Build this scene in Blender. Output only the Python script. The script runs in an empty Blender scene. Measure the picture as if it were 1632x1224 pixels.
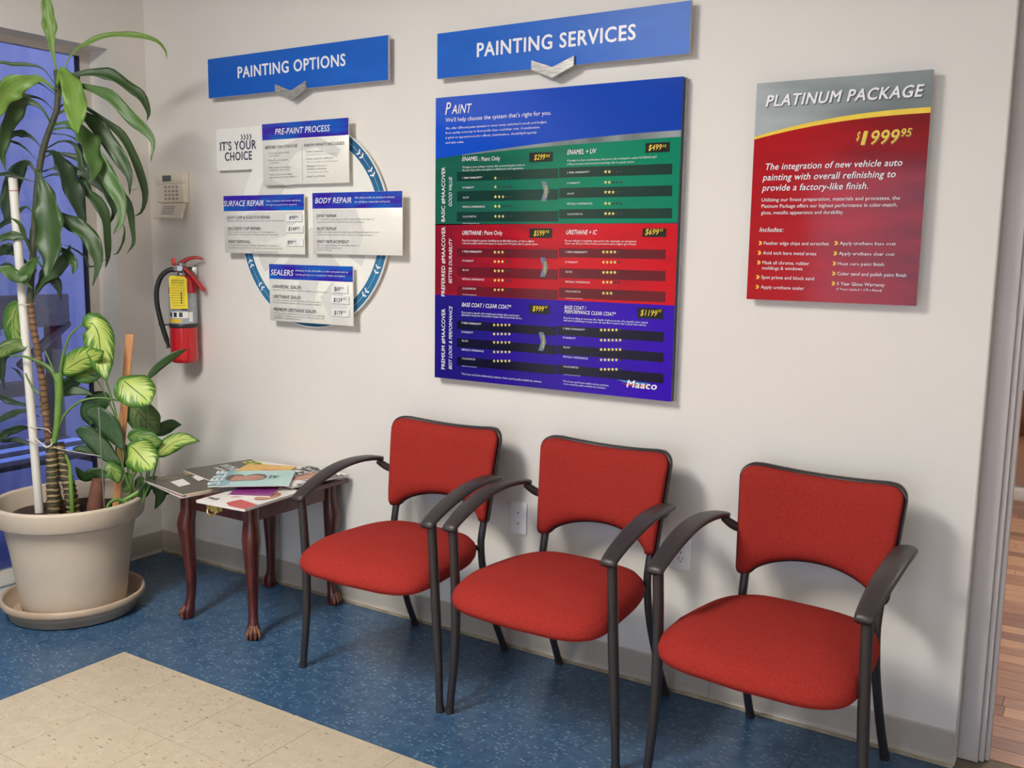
import bpy, bmesh, math, random
from mathutils import Vector, Matrix
random.seed(7)
SC = bpy.context.scene
COL = SC.collection
PI = math.pi

# ------------------------------------------------------------------ camera, world, exposure
cam_d = bpy.data.cameras.new('camera')
cam = bpy.data.objects.new('camera', cam_d); COL.objects.link(cam)
cam_d.sensor_fit = 'HORIZONTAL'; cam_d.sensor_width = 36.0
cam_d.lens = 1531.463 / 1632 * 36.0
RGT = Vector((0.844437, 0.535444, 0.015009)); UP = Vector((-0.086796, 0.109127, 0.990231)); FWD = Vector((-0.528576, 0.837491, -0.138626))
CAMP = Vector((3.6142, -2.7508, 1.39))
mw = Matrix((RGT, UP, -FWD)).transposed().to_4x4(); mw.translation = CAMP
cam.matrix_world = mw
cam_d.clip_start = 0.02; cam_d.clip_end = 100
SC.camera = cam
w = bpy.data.worlds.new('world'); SC.world = w; w.use_nodes = True
bg = w.node_tree.nodes['Background']; bg.inputs[0].default_value = (0.74, 0.84, 1.0, 1); bg.inputs[1].default_value = 3.3
SC.view_settings.view_transform = 'Standard'; SC.view_settings.look = 'None'
SC.view_settings.gamma = 1.0; SC.view_settings.use_curve_mapping = False
SC.view_settings.exposure = 0.0
PANEL = 8.0          # emission of the ceiling fixtures
KEY = 51.0             # the bright fixture nearest the poster wall
SC.cycles.max_bounces = 8; SC.cycles.diffuse_bounces = 5; SC.cycles.glossy_bounces = 4; SC.cycles.transparent_max_bounces = 8
SC.cycles.caustics_reflective = False; SC.cycles.caustics_refractive = False
SC.cycles.use_denoising = True
SC.cycles.sample_clamp_indirect = 4.0

# ------------------------------------------------------------------ helpers
def lin(c):
    return tuple((v/255/12.92 if v/255 <= .04045 else ((v/255+.055)/1.055)**2.4) for v in c)
MATS = {}
def mat(name, rgb, rough=.5, metal=0., var=.06, scale=30, bump=0., bscale=None, coat=0., spec=.5, sheen=0., stretch=(1,1,1), rgb2=None, emit=None, vs='Position'):
    if name in MATS: return MATS[name]
    m = bpy.data.materials.new(name); m.use_nodes = True; nt = m.node_tree; N = nt.nodes; L = nt.links
    p = N['Principled BSDF']; c = lin(rgb); c2 = lin(rgb2) if rgb2 else tuple(v*(1-var*2) for v in c)
    if rgb2 is None: c = tuple(min(1, v*(1+var)) for v in c)
    geo = N.new('ShaderNodeNewGeometry'); mp = N.new('ShaderNodeMapping'); mp.inputs['Scale'].default_value = stretch
    L.new(geo.outputs['Position'], mp.inputs[0])
    no = N.new('ShaderNodeTexNoise'); no.inputs['Scale'].default_value = scale; no.inputs['Detail'].default_value = 4
    L.new(mp.outputs[0], no.inputs['Vector'])
    mx = N.new('ShaderNodeMix'); mx.data_type = 'RGBA'
    rp = N.new('ShaderNodeMapRange'); rp.inputs[1].default_value = .3; rp.inputs[2].default_value = .7
    L.new(no.outputs[0], rp.inputs[0]); L.new(rp.outputs[0], mx.inputs[0])
    mx.inputs[6].default_value = (*c, 1); mx.inputs[7].default_value = (*c2, 1)
    L.new(mx.outputs[2], p.inputs['Base Color'])
    p.inputs['Roughness'].default_value = rough; p.inputs['Metallic'].default_value = metal
    p.inputs['Coat Weight'].default_value = coat; p.inputs['Coat Roughness'].default_value = .06
    p.inputs['Specular IOR Level'].default_value = spec
    if sheen: p.inputs['Sheen Weight'].default_value = sheen
    if bump:
        b = N.new('ShaderNodeBump'); b.inputs['Strength'].default_value = bump; b.inputs['Distance'].default_value = .002
        n2 = N.new('ShaderNodeTexNoise'); n2.inputs['Scale'].default_value = bscale or scale*4; n2.inputs['Detail'].default_value = 3
        L.new(mp.outputs[0], n2.inputs['Vector']); L.new(n2.outputs[0], b.inputs['Height']); L.new(b.outputs[0], p.inputs['Normal'])
    if emit:
        p.inputs['Emission Color'].default_value = (*emit[0], 1); p.inputs['Emission Strength'].default_value = emit[1]
    MATS[name] = m; return m

class MB:
    def __init__(s): s.v = []; s.f = []; s.sm = []
    def add(s, vs, fs, smooth=False):
        o = len(s.v); s.v += [tuple(v) for v in vs]; s.f += [tuple(i+o for i in f) for f in fs]; s.sm += [smooth]*len(fs); return s
    def box(s, x0, x1, y0, y1, z0, z1, bev=0., seg=2):
        if not bev:
            vs = [(x,y,z) for z in (z0,z1) for y in (y0,y1) for x in (x0,x1)]
            return s.add(vs, [(0,2,3,1),(4,5,7,6),(0,1,5,4),(2,6,7,3),(0,4,6,2),(1,3,7,5)])
        bm = bmesh.new(); bmesh.ops.create_cube(bm, size=1)
        for v in bm.verts: v.co = Vector(((x0+x1)/2+v.co.x*(x1-x0), (y0+y1)/2+v.co.y*(y1-y0), (z0+z1)/2+v.co.z*(z1-z0)))
        bmesh.ops.bevel(bm, geom=bm.edges[:], offset=bev, segments=seg, profile=.5, affect='EDGES')
        return s.frombm(bm, True)
    def frombm(s, bm, smooth=False):
        bm.verts.index_update(); s.add([v.co for v in bm.verts], [[v.index for v in f.verts] for f in bm.faces], smooth); bm.free(); return s
    def prism(s, pts, a0, a1, axis='y', smooth=False):
        # pts in the plane across the axis; for axis y pts are (x, z); axis z pts are (x, y); axis x pts are (y, z)
        n = len(pts)
        def P(p, a):
            return {'y': (p[0], a, p[1]), 'z': (p[0], p[1], a), 'x': (a, p[0], p[1])}[axis]
        s.add([P(p,a0) for p in pts]+[P(p,a1) for p in pts], [tuple(range(n))[::1], tuple(range(2*n-1, n-1, -1))], False)
        return s.add([P(p,a0) for p in pts]+[P(p,a1) for p in pts], [(i, i+n, (i+1)%n+n, (i+1)%n) for i in range(n)], smooth)
    def tube(s, path, rad, n=10, cap=True, flat=1.0, up=None):
        P = [Vector(p) for p in path]; k = len(P)
        R = rad if isinstance(rad, (list, tuple)) else [rad]*k
        vs = []; nrm = None
        for i in range(k):
            t = (P[min(i+1,k-1)]-P[max(i-1,0)]).normalized()
            if nrm is None:
                a = Vector(up) if up else (Vector((0,0,1)) if abs(t.z) < .9 else Vector((1,0,0)))
                nrm = (a - t*a.dot(t)).normalized()
            else: nrm = (nrm - t*nrm.dot(t)).normalized()
            b = t.cross(nrm)
            for j in range(n):
                an = 2*PI*j/n; vs.append(P[i] + nrm*(math.cos(an)*R[i]) + b*(math.sin(an)*R[i]*flat))
        fs = [(i*n+j, i*n+(j+1)%n, (i+1)*n+(j+1)%n, (i+1)*n+j) for i in range(k-1) for j in range(n)]
        s.add(vs, fs, True)
        if cap: s.add(vs[:n], [tuple(range(n))[::-1]]); s.add(vs[-n:], [tuple(range(n))])
        return s
    def lathe(s, prof, c=(0,0,0), n=40, smooth=True):
        vs = [(c[0]+r*math.cos(2*PI*j/n), c[1]+r*math.sin(2*PI*j/n), c[2]+z) for r, z in prof for j in range(n)]
        fs = [(i*n+j, i*n+(j+1)%n, (i+1)*n+(j+1)%n, (i+1)*n+j) for i in range(len(prof)-1) for j in range(n)]
        return s.add(vs, fs, smooth)

def build(name, mb, m, parent=None, off=None, uv=None, autosmooth=True):
    me = bpy.data.meshes.new(name)
    o3 = Vector(off) if off is not None else (Vector(parent.get('base', (0,0,0))) if parent is not None else Vector((0,0,0)))
    me.from_pydata([tuple(Vector(v)-o3) for v in mb.v], [], mb.f)
    me.polygons.foreach_set('use_smooth', mb.sm)
    if uv:
        l = me.uv_layers.new(name='UVMap')
        for lp in me.loops: l.data[lp.index].uv = uv[lp.vertex_index]
    me.materials.append(m); me.update()
    o = bpy.data.objects.new(name, me); COL.objects.link(o)
    if parent is not None:
        o.parent = parent; o['base'] = tuple(o3)
    else:
        o.location = o3; o['base'] = tuple(o3)
    return o
def thing(name, label, cat, loc=(0,0,0), group=None, rotz=0):
    o = bpy.data.objects.new(name, None); COL.objects.link(o); o.empty_display_size = .05
    o.location = loc; o.rotation_euler = (0,0,rotz); o['label'] = label; o['category'] = cat; o['base'] = tuple(loc)
    if group: o['group'] = group
    return o
def tag(o, label, cat, group=None):
    o['label'] = label; o['category'] = cat
    if group: o['group'] = group
    return o
def struct(name, mb, m, off=None, parent=None):
    o = build(name, mb, m, parent, off)
    if parent is None: o['kind'] = 'structure'
    return o
def smooth_path(P, n):
    P = [Vector(p) for p in P]; Q = [P[0]*2-P[1]]+P+[P[-1]*2-P[-2]]; out = []
    k = len(P)-1
    for i in range(n+1):
        t = i/n*k; j = min(int(t), k-1); t -= j
        a, b, c, d = Q[j], Q[j+1], Q[j+2], Q[j+3]
        out.append(.5*((2*b)+(c-a)*t+(2*a-5*b+4*c-d)*t*t+(3*b-3*c+d-a)*t**3))
    return out

TEXTS=[
('services', 'PAINTING SERVICES', [1.7441, 2.018, 0.575, 0.0442], 'w', 0, 2, 0),
('options', 'PAINTING OPTIONS', [0.6062, 2.0401, 0.5623, 0.0423], 'w', 0, 2, 0),
('paint', 'P', [1.6172, 1.8405, 0.0257, 0.0394], 'w', 1, 1, 0),
('paint', 'AINT', [1.6443, 1.841, 0.0825, 0.0292], 'w', 1, 1, 0),
('paint', "We'll help choose the system that's right for you.", [1.6187, 1.8153, 0.4148, 0.0134], 'w', 0, 0, 0),
('paint', "We offer different paint systems to meet every customer's needs and budget,", [1.6189, 1.7907, 0.4003, 0.0075], 'w', 1, 0, 0),
('paint', 'from quality economy to factory-like base coat/clear coat. Consideration', [1.619, 1.7757, 0.3729, 0.0075], 'w', 1, 0, 0),
('paint', 'is given to appearance/color effects, maintenance, durability/longevity', [1.6191, 1.7602, 0.3629, 0.0075], 'w', 1, 0, 0),
('paint', 'and sales value.', [1.6192, 1.7435, 0.0775, 0.007], 'w', 1, 0, 0),
('paint', 'ENAMEL', [1.6892, 1.6834, 0.0675, 0.0134], 'w', 1, 1, 0),
('paint', ': Paint Only', [1.76, 1.6809, 0.0819, 0.0132], 'w', 0, 0, 0),
('paint', '$299', [1.9731, 1.677, 0.0423, 0.0168], 'y', 1, 1, 0),
('paint', '95', [2.0164, 1.6839, 0.0161, 0.0083], 'y', 1, 1, 0),
('paint', 'If budget is your primary concern, this economical paint service is', [1.6915, 1.6598, 0.2466, 0.0064], 'w', 0, 0, 0),
('paint', "for you. It provides a new gloss to refresh your car's appearance.", [1.6916, 1.6496, 0.2436, 0.0064], 'w', 0, 0, 0),
('paint', '1 YEAR WARRANTY*', [1.6918, 1.6244, 0.0806, 0.0059], 'w', 0, 1, 0),
('paint', 'DURABILITY', [1.6921, 1.5922, 0.0466, 0.0059], 'w', 0, 0, 0),
('paint', 'GLOSS', [1.6925, 1.5593, 0.0254, 0.0059], 'w', 0, 0, 0),
('paint', 'METALLIC APPEARANCE', [1.6928, 1.528, 0.0901, 0.006], 'w', 0, 0, 0),
('paint', 'COLOR MATCH', [1.6931, 1.4955, 0.0554, 0.006], 'w', 0, 0, 0),
('paint', '*Limited warranty details inside', [1.6933, 1.4743, 0.0693, 0.0033], 'w', 0, 0, 0),
('paint', 'ENAMEL + UV', [2.0949, 1.6892, 0.1032, 0.0145], 'w', 1, 1, 0),
('paint', '$499', [2.3732, 1.6908, 0.0446, 0.0166], 'y', 1, 1, 0),
('paint', '95', [2.4185, 1.6972, 0.0135, 0.0082], 'y', 1, 1, 0),
('paint', "If budget is a key consideration, but you're also looking for added ULTRAVIOLET", [2.0966, 1.6677, 0.3058, 0.006], 'w', 0, 0, 0),
('paint', '(UV) protection and increased warranty, this is a great option.', [2.0957, 1.6567, 0.2338, 0.006], 'w', 0, 0, 0),
('paint', '2 YEAR WARRANTY*', [2.0958, 1.6307, 0.0809, 0.0055], 'w', 0, 1, 0),
('paint', 'DURABILITY', [2.0967, 1.598, 0.0468, 0.0055], 'w', 0, 0, 0),
('paint', 'GLOSS', [2.0975, 1.5653, 0.0255, 0.0055], 'w', 0, 0, 0),
('paint', 'METALLIC APPEARANCE', [2.0984, 1.5335, 0.0904, 0.0056], 'w', 0, 0, 0),
('paint', 'COLOR MATCH', [2.0992, 1.5011, 0.0556, 0.0056], 'w', 0, 0, 0),
('paint', 'URETHANE', [1.6916, 1.4373, 0.08, 0.0136], 'w', 1, 1, 0),
('paint', ': Paint Only', [1.7749, 1.4377, 0.0804, 0.0134], 'w', 0, 0, 0),
('paint', '$599', [1.9764, 1.4355, 0.0427, 0.0172], 'y', 1, 1, 0),
('paint', '95', [2.0201, 1.4442, 0.0157, 0.0085], 'y', 1, 1, 0),
('paint', "If you're looking for greater durability at an affordable price, or have a lighter", [1.6925, 1.4149, 0.2873, 0.0066], 'w', 0, 0, 0),
('paint', 'colored metallic vehicle and expect to keep it for 3-4 years, this is a great option.', [1.6926, 1.4056, 0.3028, 0.0066], 'w', 0, 0, 0),
('paint', '3 YEAR WARRANTY*', [1.6929, 1.3777, 0.0814, 0.006], 'w', 0, 1, 0),
('paint', 'DURABILITY', [1.6932, 1.3464, 0.0471, 0.006], 'w', 0, 0, 0),
('paint', 'GLOSS', [1.6935, 1.3151, 0.0257, 0.0061], 'w', 0, 0, 0),
('paint', 'METALLIC APPEARANCE', [1.6938, 1.2842, 0.091, 0.0061], 'w', 0, 0, 0),
('paint', 'COLOR MATCH', [1.6941, 1.2522, 0.0559, 0.0061], 'w', 0, 0, 0),
('paint', '*Limited warranty details inside', [1.6943, 1.2328, 0.0593, 0.0033], 'w', 0, 0, 0),
('paint', 'URETHANE + IC', [2.0973, 1.4407, 0.111, 0.0137], 'w', 1, 1, 0),
('paint', '$699', [2.372, 1.4409, 0.0462, 0.017], 'y', 1, 1, 0),
('paint', '95', [2.4189, 1.4496, 0.0126, 0.0084], 'y', 1, 1, 0),
('paint', 'If your vehicle is regularly exposed to the elements, an integrated', [2.0943, 1.4177, 0.2488, 0.0061], 'w', 0, 0, 0),
('paint', 'clear coat (IC) provides better protection and a higher gloss finish.', [2.0945, 1.409, 0.25, 0.0061], 'w', 0, 0, 0),
('paint', '4 YEAR WARRANTY*', [2.0964, 1.3819, 0.0797, 0.0056], 'w', 0, 1, 0),
('paint', 'DURABILITY', [2.0973, 1.3501, 0.046, 0.0056], 'w', 0, 0, 0),
('paint', 'GLOSS', [2.0981, 1.3193, 0.0251, 0.0057], 'w', 0, 0, 0),
('paint', 'METALLIC APPEARANCE', [2.0989, 1.2873, 0.089, 0.0057], 'w', 0, 0, 0),
('paint', 'COLOR MATCH', [2.0997, 1.2568, 0.0547, 0.0057], 'w', 0, 0, 0),
('paint', '*Limited warranty details inside', [2.099, 1.2366, 0.0647, 0.0031], 'w', 0, 0, 0),
('paint', 'BASE COAT / CLEAR COAT*', [1.6926, 1.1929, 0.2018, 0.0133], 'w', 1, 1, 0),
('paint', '$999', [1.9772, 1.1906, 0.0444, 0.017], 'y', 1, 1, 0),
('paint', '95', [2.0226, 1.2011, 0.0122, 0.0084], 'y', 1, 1, 0),
('paint', "If you want a superb color match and a better gloss and you're", [1.6921, 1.1695, 0.2345, 0.0067], 'w', 0, 0, 0),
('paint', 'planning to keep your car another 5 years, this is your best choice.', [1.6922, 1.1611, 0.2446, 0.0067], 'w', 0, 0, 0),
('paint', '5 YEAR WARRANTY*', [1.6925, 1.1332, 0.0823, 0.0061], 'w', 0, 1, 0),
('paint', 'DURABILITY', [1.6928, 1.1019, 0.0475, 0.0062], 'w', 0, 0, 0),
('paint', 'GLOSS', [1.6931, 1.0716, 0.0259, 0.0062], 'w', 0, 0, 0),
('paint', 'METALLIC APPEARANCE', [1.6934, 1.0406, 0.0919, 0.0062], 'w', 0, 0, 0),
('paint', 'COLOR MATCH', [1.6937, 1.0096, 0.0565, 0.0062], 'w', 0, 0, 0),
('paint', '*Limited warranty details inside', [1.6939, 0.9853, 0.0626, 0.0034], 'w', 0, 0, 0),
('paint', 'BASE COAT /', [2.0975, 1.2029, 0.0799, 0.0114], 'w', 1, 1, 0),
('paint', 'PERFORMANCE CLEAR COAT*', [2.0979, 1.1889, 0.1842, 0.0114], 'w', 1, 1, 0),
('paint', '$1199', [2.3649, 1.1952, 0.0575, 0.0179], 'y', 1, 1, 0),
('paint', '95', [2.4231, 1.2069, 0.0127, 0.0088], 'y', 1, 1, 0),
('paint', "If you're looking to increase the depth of gloss on top of a superb color match", [2.0959, 1.1711, 0.2952, 0.0063], 'w', 0, 0, 0),
('paint', "and you're planning to keep your car another 5 years, this is your best choice.", [2.0961, 1.1632, 0.291, 0.0063], 'w', 0, 0, 0),
('paint', '5 YEAR WARRANTY*', [2.0944, 1.1365, 0.0806, 0.0058], 'w', 0, 1, 0),
('paint', 'DURABILITY', [2.0952, 1.1071, 0.0466, 0.0058], 'w', 0, 0, 0),
('paint', 'GLOSS', [2.096, 1.0761, 0.0254, 0.0058], 'w', 0, 0, 0),
('paint', 'METALLIC APPEARANCE', [2.0968, 1.0451, 0.09, 0.0058], 'w', 0, 0, 0),
('paint', 'COLOR MATCH', [2.0976, 1.0129, 0.0553, 0.0058], 'w', 0, 0, 0),
('paint', '*Limited warranty details inside', [2.0982, 0.9886, 0.0637, 0.0032], 'w', 0, 0, 0),
('paint', '*Tri-Coats and Pearls additional by estimate. Color sand & polish available by estimate.', [1.6928, 0.9557, 0.3255, 0.0062], 'w', 0, 0, 0),
('paint', '*Tri-Coats and Pearls additional by estimate.', [2.097, 0.9651, 0.1684, 0.0058], 'w', 0, 0, 0),
('paint', 'Color sand & polish available by estimate.', [2.1003, 0.9563, 0.1552, 0.0058], 'w', 0, 0, 0),
('paint', 'Maaco', [2.3261, 0.9691, 0.1053, 0.0224], 'w', 1, 2, 0),
('paint', 'BASIC #MAACOVER', [1.6182, 1.4815, 0.1844, 0.0145], 'w', 0, 1, 1),
('paint', 'PREFERRED #MAACOVER', [1.6199, 1.2249, 0.239, 0.0147], 'w', 0, 1, 1),
('paint', 'PREMIUM #MAACOVER', [1.6216, 0.9683, 0.213, 0.0148], 'w', 0, 1, 1),
('paint', 'GOOD VALUE', [1.6474, 1.5322, 0.1004, 0.013], 'w', 1, 0, 1),
('paint', 'BETTER DURABILITY', [1.6494, 1.2707, 0.1538, 0.0131], 'w', 1, 0, 1),
('paint', 'BEST LOOK & PERFORMANCE', [1.6518, 0.9706, 0.2215, 0.0133], 'w', 1, 0, 1),
('paint', 'UPGRADE', [2.0242, 1.5554, 0.0393, 0.0078], 'y', 1, 1, 1),
('paint', 'UPGRADE', [2.0268, 1.3128, 0.0401, 0.0079], 'y', 1, 1, 1),
('paint', 'UPGRADE', [2.0256, 1.0698, 0.0436, 0.008], 'y', 1, 1, 1),
('platinum', 'PLATINUM PACKAGE', [2.7259, 1.7956, 0.4128, 0.0304], 'w', 1, 2, 0),
('platinum', '$', [2.9767, 1.693, 0.0108, 0.0225], 'y', 1, 1, 0),
('platinum', '1', [2.9893, 1.6802, 0.0163, 0.0357], 'y', 1, 1, 0),
('platinum', '999', [3.0107, 1.6803, 0.077, 0.0356], 'y', 1, 1, 0),
('platinum', '95', [3.0874, 1.697, 0.0294, 0.0201], 'y', 1, 1, 0),
('platinum', 'The integration of new vehicle auto', [2.7324, 1.6224, 0.3676, 0.0175], 'w', 1, 1, 0),
('platinum', 'painting with overall refinishing to', [2.7292, 1.5933, 0.3562, 0.0176], 'w', 1, 1, 0),
('platinum', 'provide a factory-like finish.', [2.7289, 1.5645, 0.2899, 0.0176], 'w', 1, 1, 0),
('platinum', 'Utilizing our finest preparation, materials and processes, the', [2.7286, 1.535, 0.3699, 0.0095], 'w', 0, 0, 0),
('platinum', 'Platinum Package offers our highest performance in color-match,', [2.7288, 1.5173, 0.3645, 0.0096], 'w', 0, 0, 0),
('platinum', 'gloss, metallic appearance and durability.', [2.7286, 1.4993, 0.228, 0.0096], 'w', 0, 0, 0),
('platinum', 'Includes:', [2.7264, 1.4505, 0.069, 0.0125], 'w', 1, 1, 0),
('platinum', 'Feather edge chips and scratches', [2.7411, 1.4142, 0.1808, 0.0093], 'w', 0, 0, 0),
('platinum', 'Acid etch bare metal areas', [2.74, 1.3867, 0.1498, 0.0093], 'w', 0, 0, 0),
('platinum', 'Mask all chrome, rubber', [2.7396, 1.3594, 0.1326, 0.0093], 'w', 0, 0, 0),
('platinum', 'moldings & windows', [2.7396, 1.3443, 0.1141, 0.0093], 'w', 0, 0, 0),
('platinum', 'Spot prime and block sand', [2.7388, 1.318, 0.149, 0.0094], 'w', 0, 0, 0),
('platinum', 'Apply urethane sealer', [2.7388, 1.2902, 0.1226, 0.0094], 'w', 0, 0, 0),
('platinum', 'Apply urethane base coat', [2.9512, 1.416, 0.1445, 0.0089], 'w', 0, 0, 0),
('platinum', 'Apply urethane clear coat', [2.9505, 1.3885, 0.1444, 0.0089], 'w', 0, 0, 0),
('platinum', 'Heat cure paint finish', [2.9498, 1.361, 0.1206, 0.0089], 'w', 0, 0, 0),
('platinum', 'Color sand and polish paint finish', [2.9497, 1.3337, 0.1782, 0.009], 'w', 0, 0, 0),
('platinum', '5 Year Gloss Warranty', [2.9504, 1.3064, 0.1244, 0.009], 'w', 0, 0, 0),
('platinum', '(3 Years Limited + 2 Pro-Rated)', [2.9495, 1.2932, 0.1188, 0.0062], 'w', 0, 0, 0),
('disc', "IT'S YOUR", [0.4766, 1.768, 0.2079, 0.034], 'g', 0, 2, 0),
('disc', 'CHOICE', [0.5034, 1.7271, 0.1565, 0.033], 'g', 0, 2, 0),
('pre', 'PRE-PAINT PROCESS', [0.8157, 1.8119, 0.2832, 0.022], 'w', 1, 1, 0),
('pre', 'BEFORE YOU CHOOSE:', [0.7603, 1.7607, 0.1756, 0.0112], 'k', 1, 0, 0),
('pre', "KNOW WHAT'S INCLUDED:", [0.9678, 1.7603, 0.2028, 0.0108], 'k', 1, 0, 0),
('pre', '- How long will you keep', [0.7738, 1.7411, 0.114, 0.006], 'm', 0, 0, 0),
('pre', 'your vehicle?', [0.7836, 1.7314, 0.0544, 0.006], 'm', 0, 0, 0),
('pre', '- How do you maintain', [0.7731, 1.7141, 0.1089, 0.0061], 'm', 0, 0, 0),
('pre', 'your vehicle?', [0.7828, 1.7045, 0.0544, 0.006], 'm', 0, 0, 0),
('pre', '- What elements will your', [0.7723, 1.6866, 0.1247, 0.0061], 'm', 0, 0, 0),
('pre', 'vehicle be exposed to?', [0.7821, 1.677, 0.1121, 0.0061], 'm', 0, 0, 0),
('pre', '- What is the desired final', [0.7715, 1.6595, 0.13, 0.0061], 'm', 0, 0, 0),
('pre', 'appearance for your vehicle?', [0.7813, 1.6499, 0.1458, 0.0061], 'm', 0, 0, 0),
('pre', 'Surface cleaning', [0.9757, 1.7392, 0.0855, 0.0063], 'm', 0, 0, 0),
('pre', 'Surfaces are cleaned of wax, oils, etc. to improve finish', [0.9786, 1.7296, 0.1453, 0.0036], 'm', 0, 0, 0),
('pre', '- Surface sand for adhesion', [0.9707, 1.7122, 0.1409, 0.0063], 'm', 0, 0, 0),
('pre', 'Light sand to scuff surface so paint will adhere properly', [0.9812, 1.7019, 0.1563, 0.0036], 'm', 0, 0, 0),
('pre', 'Masking of areas to', [0.979, 1.6856, 0.1016, 0.0063], 'm', 0, 0, 0),
('pre', 'minimize overspray', [0.9788, 1.6752, 0.0986, 0.0063], 'm', 0, 0, 0),
('pre', 'Trim and all glass are masked', [0.9805, 1.6643, 0.109, 0.0036], 'm', 0, 0, 0),
('pre', '- Heat Cured Finish', [0.9738, 1.6476, 0.097, 0.0064], 'm', 0, 0, 0),
('surf', 'SURFACE REPAIR', [0.5181, 1.5452, 0.2315, 0.0214], 'w', 1, 1, 0),
('surf', 'Chips, scratches and cracks will show', [0.7586, 1.5599, 0.1861, 0.0064], 'w', 1, 0, 0),
('surf', 'through new paint if not repaired.', [0.7582, 1.5451, 0.1674, 0.0064], 'w', 1, 0, 0),
('surf', 'LIGHT CHIP & SCRATCH REPAIR:', [0.5349, 1.4941, 0.2471, 0.0122], 'k', 1, 0, 0),
('surf', 'EXCESSIVE CHIP REPAIR:', [0.5386, 1.4507, 0.1906, 0.0123], 'k', 1, 0, 0),
('surf', 'PAINT REMOVAL:', [0.5389, 1.3984, 0.1318, 0.0123], 'k', 1, 0, 0),
('surf', 'Includes small chips and scratches caused by normal wear and tear.', [0.5376, 1.4844, 0.3206, 0.0056], 'm', 0, 0, 0),
('surf', 'Areas needing extensive work (chips, i.e. heavy chipping on', [0.5382, 1.4405, 0.2718, 0.0056], 'm', 0, 0, 0),
('surf', 'areas such as rocker panels, hood and vehicle lower openings).', [0.5378, 1.4307, 0.2859, 0.0056], 'm', 0, 0, 0),
('surf', 'For paint failures such as cracking, delaminating or peeling, we', [0.54, 1.3882, 0.291, 0.0057], 'm', 0, 0, 0),
('surf', 'recommend removal of clear coat and/or complete paint removal.', [0.5396, 1.3779, 0.3036, 0.0057], 'm', 0, 0, 0),
('surf', '*Labor and material costs additional if needed.', [0.6723, 1.3628, 0.1496, 0.0056], 'm', 0, 0, 0),
('surf', '$99', [0.8824, 1.4918, 0.0333, 0.0136], 'k', 1, 1, 0),
('surf', '95', [0.9165, 1.4984, 0.0162, 0.0063], 'k', 1, 1, 0),
('surf', '$149', [0.878, 1.4489, 0.0435, 0.0137], 'k', 1, 1, 0),
('surf', '95', [0.9223, 1.4558, 0.0162, 0.0063], 'k', 1, 1, 0),
('surf', '$99', [0.8712, 1.3976, 0.0308, 0.0137], 'k', 1, 1, 0),
('surf', '95', [0.9029, 1.4047, 0.0163, 0.0063], 'k', 1, 1, 0),
('body', 'BODY REPAIR', [1.02, 1.5507, 0.1835, 0.0199], 'w', 1, 1, 0),
('body', 'We will provide an itemized estimate', [1.216, 1.5653, 0.1889, 0.0069], 'w', 1, 0, 0),
('body', 'for all labor, materials and parts.', [1.2158, 1.5501, 0.1686, 0.0069], 'w', 1, 0, 0),
('body', 'DENT REPAIR', [1.0263, 1.4984, 0.1013, 0.0114], 'k', 1, 0, 0),
('body', 'RUST REPAIR', [1.028, 1.4507, 0.1001, 0.0115], 'k', 1, 0, 0),
('body', 'PART REPLACEMENT', [1.0278, 1.4029, 0.1585, 0.0115], 'k', 1, 0, 0),
('body', 'We work the metal, apply any filler, sand and feather-edge the', [1.0261, 1.4889, 0.2807, 0.0052], 'm', 0, 0, 0),
('body', 'repair then prime the repaired area prior to painting.', [1.0285, 1.4789, 0.2327, 0.0052], 'm', 0, 0, 0),
('body', 'Surface rust may be repaired by grinding and filling the metal. Deep rust', [1.0279, 1.4417, 0.3027, 0.0053], 'm', 0, 0, 0),
('body', '(holes) through requires new metal to be welded in place.', [1.0277, 1.4316, 0.2788, 0.0053], 'm', 0, 0, 0),
('body', 'Use of Original Equipment (OE), Aftermarket or', [1.029, 1.3933, 0.2101, 0.0053], 'm', 0, 0, 0),
('body', 'recycled (LKQ) tested parts.', [1.0288, 1.3833, 0.1239, 0.0053], 'm', 0, 0, 0),
('body', '*Insurance specs only.', [1.0287, 1.3751, 0.0715, 0.0053], 'm', 0, 0, 0),
('seal', 'SEALERS', [0.7774, 1.2769, 0.124, 0.021], 'w', 1, 1, 0),
('seal', 'A barrier to the old surface so the new paint sets up', [0.9113, 1.2942, 0.2707, 0.0069], 'w', 1, 0, 0),
('seal', 'evenly giving you consistent color and gloss.', [0.9109, 1.279, 0.2583, 0.0069], 'w', 1, 0, 0),
('seal', 'UNIVERSAL SEALER:', [0.7866, 1.226, 0.1572, 0.0131], 'k', 1, 0, 0),
('seal', 'URETHANE SEALER:', [0.7877, 1.1868, 0.154, 0.0131], 'k', 1, 0, 0),
('seal', 'PREMIUM URETHANE SEALER:', [0.7892, 1.1364, 0.2308, 0.0132], 'k', 1, 0, 0),
('seal', 'Improves color uniformity and gloss, available on older vehicles.', [0.7885, 1.217, 0.29, 0.0055], 'm', 0, 0, 0),
('seal', 'Provides excellent low chip durability, adhesion and gloss.', [0.7889, 1.1772, 0.2596, 0.0055], 'm', 0, 0, 0),
('seal', 'Recommended for vehicles with serious paint conditions.', [0.7886, 1.1677, 0.2584, 0.0056], 'm', 0, 0, 0),
('seal', 'Prevents primer sander wash lines, state-of-the-art technology', [0.791, 1.1258, 0.2698, 0.0056], 'm', 0, 0, 0),
('seal', 'providing the ultimate in paint science, adhesion, gloss, and', [0.7907, 1.1162, 0.2666, 0.0056], 'm', 0, 0, 0),
('seal', 'durability to metal and plastic.', [0.7905, 1.1071, 0.1475, 0.0056], 'm', 0, 0, 0),
('seal', '$69', [1.1109, 1.2259, 0.0308, 0.0154], 'k', 1, 1, 0),
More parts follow.
